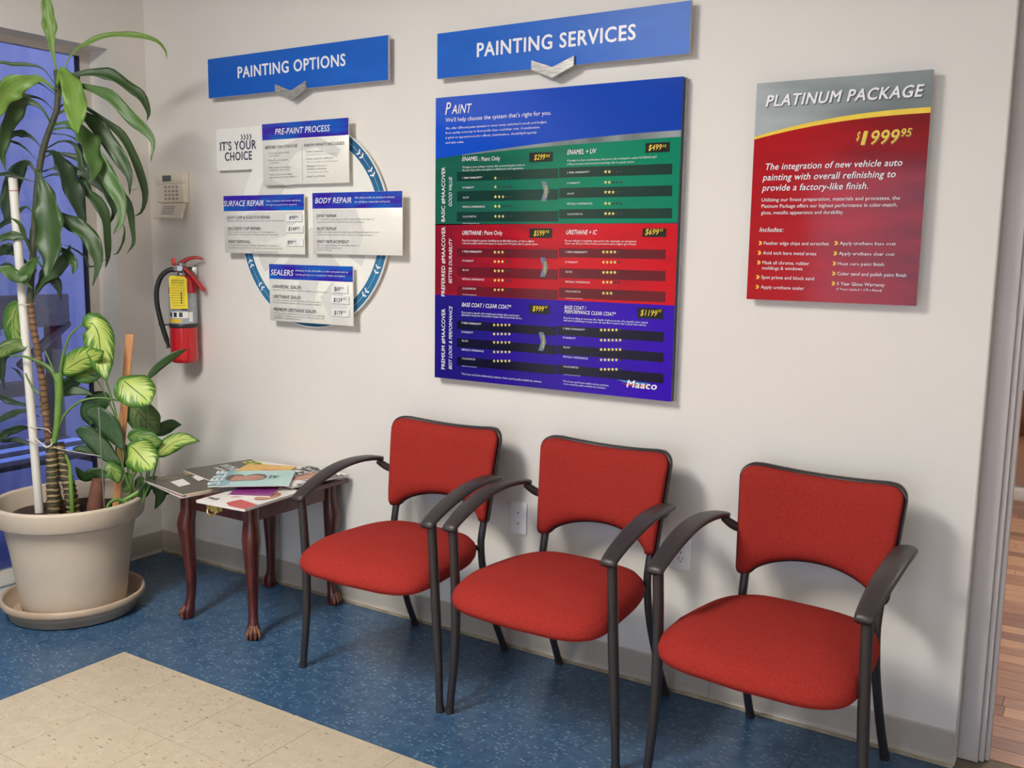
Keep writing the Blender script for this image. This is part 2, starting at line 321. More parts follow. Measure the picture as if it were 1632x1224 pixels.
('seal', '95', [1.1425, 1.2342, 0.0166, 0.0072], 'k', 1, 1, 0),
('seal', '$129', [1.1071, 1.1849, 0.045, 0.0154], 'k', 1, 1, 0),
('seal', '95', [1.1528, 1.194, 0.0166, 0.0072], 'k', 1, 1, 0),
('seal', '$179', [1.1096, 1.1368, 0.0431, 0.0155], 'k', 1, 1, 0),
('seal', '95', [1.1535, 1.1461, 0.0166, 0.0072], 'k', 1, 1, 0),
]
STARS=[[1.8242, 1.6237, 1], [1.8392, 1.6233, 0], [1.8542, 1.6229, 0], [1.8691, 1.6225, 0], [1.8839, 1.6221, 0], [1.8246, 1.5948, 1], [1.8397, 1.5944, 0], [1.8546, 1.5941, 0], [1.8695, 1.5938, 0], [1.8844, 1.5935, 0], [1.8251, 1.5626, 1], [1.8402, 1.5624, 1], [1.8552, 1.5621, 1], [1.8701, 1.5619, 0], [1.8849, 1.5616, 0], [1.8256, 1.5314, 1], [1.8407, 1.5312, 1], [1.8557, 1.5311, 0], [1.8706, 1.5309, 0], [1.8855, 1.5308, 0], [1.8261, 1.4986, 1], [1.8412, 1.4985, 1], [1.8562, 1.4984, 1], [1.8712, 1.4983, 0], [1.886, 1.4982, 0], [2.2316, 1.6322, 1], [2.2446, 1.6318, 1], [2.2577, 1.6314, 0], [2.2706, 1.6311, 0], [2.2835, 1.6307, 0], [2.2326, 1.6003, 1], [2.2457, 1.6, 1], [2.2587, 1.5997, 0], [2.2717, 1.5994, 0], [2.2846, 1.5991, 0], [2.2335, 1.5704, 1], [2.2466, 1.5701, 1], [2.2597, 1.5699, 1], [2.2727, 1.5697, 0], [2.2856, 1.5694, 0], [2.2346, 1.5359, 1], [2.2478, 1.5357, 1], [2.2608, 1.5356, 0], [2.2738, 1.5354, 0], [2.2868, 1.5352, 0], [2.2356, 1.5048, 1], [2.2488, 1.5047, 1], [2.2618, 1.5046, 1], [2.2748, 1.5045, 0], [2.2878, 1.5044, 0], [1.8259, 1.3801, 1], [1.8411, 1.3803, 1], [1.8562, 1.3806, 1], [1.8712, 1.3808, 0], [1.8862, 1.381, 0], [1.8264, 1.349, 1], [1.8416, 1.3493, 1], [1.8567, 1.3496, 1], [1.8718, 1.3499, 0], [1.8867, 1.3502, 0], [1.8269, 1.3178, 1], [1.8421, 1.3182, 1], [1.8572, 1.3185, 1], [1.8723, 1.3189, 0], [1.8873, 1.3193, 0], [1.8273, 1.2865, 1], [1.8426, 1.287, 1], [1.8577, 1.2874, 1], [1.8728, 1.2879, 0], [1.8878, 1.2883, 0], [1.8278, 1.2546, 1], [1.8431, 1.2551, 1], [1.8582, 1.2557, 1], [1.8733, 1.2562, 0], [1.8884, 1.2567, 0], [2.2321, 1.3864, 1], [2.2453, 1.3866, 1], [2.2585, 1.3868, 1], [2.2716, 1.3869, 1], [2.2846, 1.3871, 0], [2.2331, 1.3548, 1], [2.2463, 1.3551, 1], [2.2595, 1.3554, 1], [2.2726, 1.3556, 1], [2.2856, 1.3559, 0], [2.2341, 1.3232, 1], [2.2473, 1.3236, 1], [2.2605, 1.3239, 1], [2.2736, 1.3242, 1], [2.2867, 1.3246, 0], [2.235, 1.2925, 1], [2.2483, 1.2929, 1], [2.2615, 1.2933, 1], [2.2746, 1.2937, 0], [2.2877, 1.2941, 0], [2.2361, 1.2582, 1], [2.2494, 1.2587, 1], [2.2626, 1.2592, 1], [2.2758, 1.2597, 0], [2.2889, 1.2602, 0], [1.8263, 1.136, 1], [1.8417, 1.1368, 1], [1.8569, 1.1377, 1], [1.8721, 1.1385, 1], [1.8872, 1.1393, 1], [1.8268, 1.1053, 1], [1.8421, 1.1063, 1], [1.8574, 1.1072, 1], [1.8726, 1.1081, 1], [1.8877, 1.109, 1], [1.8272, 1.0768, 1], [1.8426, 1.0778, 1], [1.8579, 1.0788, 1], [1.8731, 1.0797, 1], [1.8882, 1.0807, 1], [1.8277, 1.0443, 1], [1.8431, 1.0454, 1], [1.8584, 1.0465, 1], [1.8736, 1.0475, 1], [1.8888, 1.0486, 1], [1.8281, 1.0134, 1], [1.8436, 1.0146, 1], [1.8589, 1.0157, 1], [1.8741, 1.0169, 1], [1.8893, 1.018, 1], [2.2318, 1.1422, 1], [2.2452, 1.143, 1], [2.2585, 1.1437, 1], [2.2717, 1.1445, 1], [2.2849, 1.1453, 1], [2.298, 1.146, 0], [2.2328, 1.11, 1], [2.2462, 1.1108, 1], [2.2595, 1.1117, 1], [2.2728, 1.1125, 1], [2.286, 1.1133, 1], [2.2991, 1.1142, 1], [2.2337, 1.0803, 1], [2.2471, 1.0812, 1], [2.2605, 1.0821, 1], [2.2737, 1.083, 1], [2.2869, 1.0839, 1], [2.3001, 1.0848, 1], [2.2347, 1.0474, 1], [2.2482, 1.0484, 1], [2.2615, 1.0494, 1], [2.2748, 1.0503, 1], [2.288, 1.0513, 1], [2.3012, 1.0523, 0], [2.2357, 1.017, 1], [2.2491, 1.018, 1], [2.2625, 1.0191, 1], [2.2758, 1.0202, 1], [2.289, 1.0212, 1], [2.3022, 1.0223, 0]]
BANDS=[[1.6674, 1.6482, 2.0629, 1.617, 'dg'], [1.668, 1.5835, 2.0644, 1.5499, 'dg'], [1.6686, 1.5141, 2.066, 1.4814, 'dg'], [2.066, 1.6496, 2.4521, 1.6184, 'dg'], [2.0676, 1.5861, 2.4545, 1.5547, 'dg'], [2.0692, 1.5191, 2.457, 1.4896, 'dg'], [1.6697, 1.3917, 2.067, 1.3625, 'dr'], [1.6702, 1.3283, 2.0686, 1.2952, 'dr'], [1.6708, 1.263, 2.0701, 1.2313, 'dr'], [2.0711, 1.3965, 2.4408, 1.3677, 'dr'], [2.0727, 1.3326, 2.4432, 1.3016, 'dr'], [2.0743, 1.2705, 2.4456, 1.2382, 'dr'], [1.6718, 1.1428, 2.0686, 1.1136, 'db'], [1.6723, 1.0821, 2.07, 1.0516, 'db'], [1.6729, 1.0177, 2.0715, 0.9871, 'db'], [2.0713, 1.1478, 2.4448, 1.1173, 'db'], [2.0729, 1.0846, 2.4471, 1.0551, 'db'], [2.0745, 1.0201, 2.4495, 0.9904, 'db'], [1.9543, 1.7002, 2.0418, 1.6705, 'bx'], [2.3634, 1.7125, 2.4419, 1.684, 'bx'], [1.9592, 1.4588, 2.0452, 1.4286, 'bx'], [2.3633, 1.4593, 2.4404, 1.4341, 'bx'], [1.9643, 1.2113, 2.0401, 1.1825, 'bx'], [2.3548, 1.2181, 2.4396, 1.1863, 'bx']]
ARROWS=[[2.0012, 1.6085, 2.0313, 1.5452], [2.0036, 1.3657, 2.034, 1.3032], [2.0016, 1.1225, 2.0324, 1.0608]]
BULLETS=[[2.7291, 1.4187], [2.728, 1.3911], [2.7275, 1.3638], [2.7267, 1.3223], [2.7267, 1.2945], [2.9401, 1.4203], [2.9394, 1.3928], [2.9386, 1.3652], [2.9386, 1.3379], [2.9392, 1.3106]]
PBOX=[['surf', 0.8658, 1.5123, 0.9505, 1.4829], ['surf', 0.8647, 1.4694, 0.9563, 1.4405], ['surf', 0.8635, 1.4181, 0.9552, 1.3897], ['seal', 1.0964, 1.2485, 1.1792, 1.2188], ['seal', 1.0958, 1.2076, 1.185, 1.1786], ['seal', 1.0951, 1.1593, 1.1845, 1.1308]]
LEAVES=[
('drac2', [[0.3464, -0.6333, 1.9719], [0.3316, -0.6379, 2.061], [0.323, -0.6386, 2.1278], [0.3164, -0.6381, 2.1799], [0.3088, -0.6382, 2.2391], [0.3015, -0.638, 2.3054]], 0.0578, 0),
('drac2', [[0.3471, -0.6329, 1.9274], [0.3534, -0.6092, 2.0121], [0.3696, -0.5793, 2.0677], [0.3917, -0.5456, 2.1013], [0.4235, -0.5058, 2.1278], [0.4685, -0.4577, 2.142], [0.5134, -0.4097, 2.1404], [0.5519, -0.3657, 2.1259], [0.5623, -0.3394, 2.0954], [0.5523, -0.326, 2.068]], 0.0263, 0),
('drac0', [[0.3484, -0.6321, 1.9125], [0.3621, -0.6086, 1.9729], [0.3838, -0.5802, 1.9882], [0.4317, -0.5352, 1.9988], [0.4661, -0.4986, 1.9905], [0.5066, -0.4583, 1.9558], [0.5344, -0.426, 1.9204], [0.542, -0.4064, 1.8691], [0.525, -0.4024, 1.8383]], 0.0543, 0),
('drac1', [[0.3666, -0.6443, 1.9022], [0.4065, -0.6309, 1.9418], [0.4572, -0.6107, 1.9372], [0.52, -0.5829, 1.9183], [0.5662, -0.5655, 1.8918], [0.6238, -0.5411, 1.8253], [0.6694, -0.5241, 1.7881], [0.7032, -0.5146, 1.7397], [0.7007, -0.528, 1.6723]], 0.0543, 0),
('drac0', [[0.3211, -0.6256, 1.8628], [0.3482, -0.5954, 1.8951], [0.3834, -0.5601, 1.8786], [0.444, -0.5087, 1.8243], [0.4727, -0.4774, 1.7881], [0.4942, -0.4507, 1.7283], [0.5089, -0.4283, 1.6521], [0.5138, -0.4121, 1.5748], [0.492, -0.4127, 1.5119], [0.458, -0.421, 1.4919]], 0.0403, 0),
('drac0', [[0.3371, -0.6392, 1.8452], [0.3755, -0.615, 1.8608], [0.4203, -0.5867, 1.8429], [0.4582, -0.5628, 1.8098], [0.4889, -0.5434, 1.7577], [0.5257, -0.5202, 1.6903], [0.5499, -0.5049, 1.63], [0.549, -0.5055, 1.5651]], 0.0718, 0),
('drac2', [[0.3598, -0.6486, 1.939], [0.3952, -0.6538, 1.9905], [0.4379, -0.6544, 1.9614], [0.473, -0.6598, 1.9072], [0.4995, -0.6707, 1.846], [0.5187, -0.6862, 1.7925], [0.545, -0.6972, 1.7611]], 0.0963, 0),
('drac1', [[0.3462, -0.6571, 1.8052], [0.4008, -0.6424, 1.8113], [0.4538, -0.6286, 1.7878], [0.4931, -0.6235, 1.7494], [0.5189, -0.627, 1.6963], [0.5382, -0.6345, 1.6434], [0.5388, -0.6538, 1.5978]], 0.0858, 0),
('drac1', [[0.3423, -0.6595, 1.7902], [0.4082, -0.6315, 1.7936], [0.4625, -0.6108, 1.7596], [0.5086, -0.5952, 1.6846], [0.5482, -0.5837, 1.6096], [0.5882, -0.572, 1.5421], [0.5955, -0.5808, 1.4666], [0.5815, -0.6032, 1.4223]], 0.0683, 0),
('drac0', [[0.3012, -0.6382, 1.7795], [0.3558, -0.5902, 1.7667], [0.4346, -0.527, 1.6777], [0.4742, -0.4885, 1.579], [0.4892, -0.4655, 1.5254], [0.4868, -0.4535, 1.4472], [0.4784, -0.4453, 1.3919], [0.4453, -0.4527, 1.3515]], 0.0315, 0),
('drac0', [[0.3064, -0.6941, 1.6459], [0.3204, -0.7004, 1.6149], [0.3422, -0.7019, 1.5692], [0.3584, -0.7068, 1.516], [0.3721, -0.7134, 1.4478], [0.3841, -0.7211, 1.3722], [0.3903, -0.7324, 1.3117], [0.3916, -0.7467, 1.2589]], 0.1155, 0),
('drac3', [[0.2943, -0.6663, 1.7166], [0.3122, -0.6408, 1.7091], [0.3318, -0.6142, 1.6588], [0.3444, -0.592, 1.5909], [0.3504, -0.5741, 1.5142], [0.3534, -0.5579, 1.4443]], 0.0875, 0),
('drac0', [[0.2734, -0.6794, 1.6175], [0.304, -0.6635, 1.5031], [0.3356, -0.6469, 1.4859], [0.3799, -0.6223, 1.4581], [0.4209, -0.5998, 1.4279], [0.4478, -0.5862, 1.3742], [0.458, -0.5832, 1.3124], [0.441, -0.5973, 1.2342]], 0.0788, 0),
('drac0', [[0.2543, -0.6324, 1.729], [0.2971, -0.595, 1.7575], [0.3346, -0.5609, 1.7323], [0.3446, -0.5443, 1.5938], [0.372, -0.5167, 1.5479], [0.3889, -0.4957, 1.4856], [0.3853, -0.4876, 1.4144], [0.3746, -0.484, 1.3343], [0.3586, -0.4838, 1.2977]], 0.0473, 0),
('drac3', [[0.2527, -0.657, 1.6426], [0.2948, -0.6156, 1.6598], [0.3559, -0.5623, 1.6466], [0.3833, -0.5302, 1.6094], [0.4171, -0.4941, 1.5547]], 0.042, 0),
('drac3', [[0.2428, -0.6396, 1.6942], [0.2695, -0.605, 1.714], [0.3351, -0.5459, 1.695], [0.3669, -0.5081, 1.6503], [0.3912, -0.475, 1.5734], [0.3893, -0.4584, 1.5108], [0.3591, -0.4598, 1.459]], 0.0525, 0),
('drac3', [[0.2295, -0.648, 1.6208], [0.2753, -0.6043, 1.6381], [0.3396, -0.5489, 1.6092], [0.3504, -0.5274, 1.5712], [0.3511, -0.5121, 1.5326]], 0.0298, 0),
('drac0', [[0.4341, -0.4834, 1.4622], [0.4531, -0.4655, 1.4548], [0.4471, -0.4634, 1.4073], [0.424, -0.472, 1.3591], [0.4, -0.4812, 1.3467]], 0.0105, 0),
('drac0', [[0.337, -0.6393, 1.9495], [0.313, -0.6662, 1.999], [0.278, -0.7002, 2.0112], [0.2426, -0.7343, 2.0101], [0.2141, -0.7641, 2.0135], [0.1848, -0.7945, 1.9965]], 0.0193, 0),
('drac2', [[0.3565, -0.6506, 1.9242], [0.3347, -0.69, 1.9583], [0.3165, -0.7271, 1.9468], [0.2983, -0.7642, 1.9267], [0.2858, -0.7977, 1.8867], [0.2793, -0.8275, 1.8328], [0.2788, -0.8534, 1.7721]], 0.0875, 0),
('drac3', [[0.3096, -0.6211, 1.9168], [0.2603, -0.6522, 1.9571], [0.2017, -0.6892, 1.9636], [0.1425, -0.7266, 1.9551], [0.1022, -0.752, 1.9357]], 0.0175, 0),
('drac3', [[0.2975, -0.6169, 1.8541], [0.2594, -0.6386, 1.899], [0.2122, -0.666, 1.9136], [0.1709, -0.6897, 1.917], [0.1415, -0.7059, 1.8941], [0.1179, -0.7184, 1.8562]], 0.0175, 0),
('drac0', [[0.3306, -0.6551, 1.81], [0.31, -0.68, 1.8641], [0.2817, -0.7097, 1.8843], [0.2647, -0.7322, 1.8677], [0.2461, -0.7557, 1.8142], [0.2336, -0.7755, 1.7535], [0.234, -0.787, 1.6931], [0.2537, -0.7865, 1.633]], 0.063, 0),
('drac3', [[0.2661, -0.6486, 1.7193], [0.2318, -0.6702, 1.7644], [0.1996, -0.6905, 1.779], [0.1662, -0.7116, 1.7708], [0.131, -0.7338, 1.7246]], 0.028, 0),
('drac3', [[0.2789, -0.6759, 1.6671], [0.238, -0.6929, 1.7164], [0.1992, -0.7085, 1.7431], [0.1592, -0.7249, 1.747], [0.11, -0.7471, 1.7013]], 0.0123, 0),
('drac3', [[0.2516, -0.6695, 1.6264], [0.2184, -0.6834, 1.6761], [0.1779, -0.7018, 1.6415], [0.1492, -0.7129, 1.5799], [0.1262, -0.7203, 1.5023], [0.1122, -0.7221, 1.4711]], 0.077, 0),
('drac3', [[0.2662, -0.684, 1.6022], [0.2346, -0.7128, 1.6162], [0.2031, -0.7415, 1.6287], [0.1778, -0.7664, 1.6292], [0.1518, -0.7917, 1.613]], 0.0193, 0),
('drac3', [[0.2573, -0.6896, 1.4793], [0.2245, -0.7043, 1.5175], [0.1781, -0.7277, 1.4784], [0.1319, -0.751, 1.4468], [0.0988, -0.766, 1.4152]], 0.0263, 0),
('drac0', [[0.2513, -0.6934, 1.3476], [0.2335, -0.7164, 1.4014], [0.2041, -0.7468, 1.4123], [0.1737, -0.7778, 1.4], [0.1562, -0.8007, 1.3765]], 0.0385, 0),
('drac0', [[0.2104, -0.6601, 1.5663], [0.2078, -0.6587, 1.4885], [0.1917, -0.6659, 1.4099], [0.1925, -0.6625, 1.331], [0.1906, -0.6607, 1.2674]], 0.0263, 0),
('drac0', [[0.2653, -0.7082, 1.309], [0.2559, -0.7299, 1.4014], [0.2516, -0.7484, 1.4545], [0.2362, -0.7738, 1.4764]], 0.0193, 0),
('drac3', [[0.2233, -0.6756, 1.2843], [0.1463, -0.7163, 1.3538], [0.1133, -0.7292, 1.3611], [0.0782, -0.7435, 1.329]], 0.0525, 0),
('drac3', [[0.2796, -0.6164, 1.3877], [0.3159, -0.5934, 1.3726], [0.3551, -0.5687, 1.3418], [0.3738, -0.5569, 1.3026], [0.429, -0.5221, 1.3352]], 0.0105, 0),
('drac1', [[0.2996, -0.6984, 1.3002], [0.2869, -0.7202, 1.3294], [0.2739, -0.7422, 1.2941], [0.2612, -0.764, 1.2647], [0.2435, -0.7889, 1.2821], [0.2257, -0.814, 1.2936], [0.2215, -0.8304, 1.2762]], 0.0574, 0),
('drac3', [[0.2299, -0.7069, 1.1729], [0.2578, -0.6892, 1.2275], [0.2854, -0.6718, 1.2758], [0.3075, -0.6579, 1.3179], [0.3093, -0.6567, 1.3595]], 0.06, 0),
('drac1', [[0.2754, -0.7255, 1.223], [0.2644, -0.7481, 1.2527], [0.2996, -0.7417, 1.3063], [0.3388, -0.7328, 1.342]], 0.0467, 0),
('drac0', [[0.3098, -0.6564, 1.3714], [0.3438, -0.6527, 1.3659], [0.3818, -0.6465, 1.3429], [0.4117, -0.6453, 1.3082], [0.4167, -0.6599, 1.2761]], 0.0414, 0),
('drac3', [[0.2358, -0.7031, 1.1911], [0.2617, -0.6779, 1.2453], [0.2858, -0.6539, 1.2576], [0.2954, -0.6389, 1.2275], [0.2951, -0.6303, 1.1788]], 0.0467, 0),
('drac0', [[0.2327, -0.7051, 1.179], [0.2789, -0.6819, 1.2519], [0.326, -0.6581, 1.2945], [0.3577, -0.644, 1.3366], [0.3793, -0.6362, 1.3842]], 0.06, 0),
('drac3', [[0.2053, -0.6987, 1.1656], [0.175, -0.7139, 1.2434], [0.1439, -0.7296, 1.3029], [0.1101, -0.747, 1.3053]], 0.0267, 0),
('drac3', [[0.2091, -0.6845, 0.777], [0.1676, -0.7107, 0.7825], [0.1161, -0.7432, 0.7972], [0.0856, -0.7625, 0.8122], [0.065, -0.7755, 0.8181]], 0.0294, 0),
('drac3', [[0.2074, -0.6856, 0.7394], [0.169, -0.7128, 0.761], [0.1292, -0.7409, 0.7513], [0.0886, -0.7694, 0.7259], [0.0693, -0.7846, 0.7072]], 0.0307, 0),
('drac3', [[0.2104, -0.6837, 0.6891], [0.1661, -0.7146, 0.6982], [0.1154, -0.7496, 0.682], [0.0852, -0.7716, 0.6567], [0.0661, -0.7866, 0.6443]], 0.04, 0),
('drac3', [[0.1978, -0.6799, 0.6175], [0.159, -0.7013, 0.629], [0.1153, -0.726, 0.6467], [0.0756, -0.7481, 0.6392], [0.0418, -0.7665, 0.6444]], 0.024, 0),
('drac3', [[0.1742, -0.7184, 1.159], [0.1334, -0.7323, 0.9927], [0.0938, -0.7454, 0.9664], [0.0757, -0.7451, 0.9029], [0.0729, -0.735, 0.8328]], 0.04, 0),
('drac3', [[0.0931, -0.7223, 0.9239], [0.1184, -0.7063, 0.9056], [0.1375, -0.6943, 0.8653]], 0.012, 0),
('dief1', [[0.2092, -0.7199, 1.1666], [0.1795, -0.7316, 1.1477], [0.1614, -0.7359, 1.1046], [0.1532, -0.734, 1.0554], [0.1557, -0.7253, 1.0121], [0.1671, -0.711, 0.9933]], 0.07, 0),
('dief2', [[0.2122, -0.718, 1.0122], [0.196, -0.746, 1.0132], [0.1795, -0.7741, 1.0052], [0.1678, -0.7993, 0.9853], [0.1664, -0.8179, 0.9657]], 0.0567, 0),
('dief0', [[0.403, -0.6213, 1.0929], [0.4446, -0.6092, 1.1005], [0.4743, -0.6046, 1.0659], [0.4889, -0.6096, 1.0072], [0.504, -0.6143, 0.9486], [0.5253, -0.6151, 0.8933]], 0.1054, 0),
('dief0', [[0.336, -0.6754, 0.914], [0.3864, -0.6642, 0.9412], [0.439, -0.6518, 0.9682], [0.4907, -0.6398, 0.9859], [0.5397, -0.6296, 1.0063]], 0.0901, 0),
('dief1', [[0.3462, -0.6334, 0.9014], [0.3821, -0.6167, 0.9119], [0.4178, -0.6001, 0.9192], [0.4436, -0.5897, 0.9417], [0.4695, -0.5793, 0.967]], 0.0734, 0),
('dief3', [[0.3091, -0.6569, 0.8761], [0.3145, -0.6417, 0.8564], [0.3267, -0.6221, 0.8739], [0.3598, -0.5894, 0.8918]], 0.06, 0),
('dief3', [[0.3096, -0.6566, 0.8268], [0.3326, -0.6342, 0.8448], [0.3626, -0.6073, 0.8413], [0.3923, -0.5807, 0.8254]], 0.0334, 0),
('dief0', [[0.5508, -0.5753, 0.908], [0.5831, -0.5667, 0.8861], [0.6174, -0.5569, 0.859], [0.6473, -0.5498, 0.8372], [0.6741, -0.5448, 0.8139]], 0.1331, 0),
('dief3', [[0.5801, -0.4858, 0.8904], [0.6008, -0.461, 0.9273], [0.6295, -0.431, 0.9617], [0.6536, -0.404, 0.9853], [0.6799, -0.3756, 1.0037]], 0.0303, 0),
('dief0', [[0.5819, -0.5793, 0.66], [0.61, -0.5734, 0.6426], [0.64, -0.5663, 0.6185], [0.6678, -0.5606, 0.597], [0.6933, -0.5563, 0.5757]], 0.1196, 0),
('dief0', [[0.6059, -0.4696, 0.597], [0.6168, -0.4479, 0.6249], [0.6391, -0.419, 0.6504], [0.6658, -0.3874, 0.6596], [0.7006, -0.3507, 0.6512]], 0.0654, 0),
('dief3', [[0.5469, -0.4358, 0.6726], [0.5631, -0.4099, 0.69], [0.5801, -0.3833, 0.7019], [0.6018, -0.3539, 0.7039]], 0.0537, 0),
('dief2', [[0.4668, -0.4864, 0.7902], [0.4957, -0.4711, 0.7636], [0.5242, -0.4561, 0.7258], [0.5486, -0.4437, 0.699], [0.5732, -0.431, 0.6833]], 0.1109, 0),
('dief1', [[0.528, -0.5424, 0.6761], [0.5553, -0.5192, 0.6757], [0.5824, -0.4962, 0.6643], [0.6051, -0.476, 0.6556], [0.6238, -0.4583, 0.6605]], 0.0759, 0),
('dief3', [[0.4007, -0.6227, 0.7752], [0.4406, -0.6034, 0.7594], [0.4752, -0.5875, 0.7231], [0.505, -0.5746, 0.6758], [0.5326, -0.5631, 0.6312]], 0.073, 0),
('dief3', [[0.3475, -0.6326, 0.6937], [0.3878, -0.6072, 0.678], [0.4228, -0.5851, 0.6403], [0.4531, -0.566, 0.5969], [0.4884, -0.5437, 0.5645]], 0.07, 0),
('dief3', [[0.4209, -0.5272, 0.8046], [0.3887, -0.5475, 0.8013], [0.3603, -0.5655, 0.7788], [0.3473, -0.5737, 0.74], [0.3527, -0.5702, 0.7014]], 0.0817, 0),
('dief3', [[0.2892, -0.6103, 0.6142], [0.3232, -0.5849, 0.6142], [0.3567, -0.5599, 0.6001], [0.3849, -0.5381, 0.5664]], 0.0292, 0),
('dief3', [[0.3919, -0.5337, 0.5047], [0.3611, -0.561, 0.5169], [0.325, -0.5917, 0.5065], [0.3049, -0.6122, 0.5469]], 0.0467, 0),
('dief1', [[0.4692, -0.6031, 0.5619], [0.4918, -0.5889, 0.5623], [0.5089, -0.5781, 0.5353], [0.5123, -0.576, 0.5025]], 0.0642, 0),
('dief1', [[0.4836, -0.5231, 0.5323], [0.4918, -0.5179, 0.5046], [0.4815, -0.5244, 0.4709], [0.4717, -0.5306, 0.454]], 0.035, 0),
('dief3', [[0.5869, -0.4815, 0.4999], [0.5679, -0.4936, 0.4774], [0.5532, -0.5028, 0.4493], [0.5385, -0.5121, 0.4211]], 0.0409, 0),
('dief3', [[0.5268, -0.4485, 0.5044], [0.5335, -0.4286, 0.4816], [0.54, -0.4087, 0.4501], [0.554, -0.384, 0.4271]], 0.0467, 0),
('dief3', [[0.5312, -0.4457, 0.496], [0.5455, -0.4289, 0.4608], [0.5458, -0.4208, 0.4251], [0.5221, -0.4279, 0.3716]], 0.0438, 0),
('dief3', [[0.5296, -0.4822, 0.5141], [0.515, -0.4914, 0.4915], [0.505, -0.4977, 0.4689]], 0.0292, 0),
('dief3', [[0.4381, -0.5163, 0.642], [0.4508, -0.5083, 0.6088], [0.4587, -0.5033, 0.5699], [0.4485, -0.5098, 0.5417]], 0.0525, 0),
]
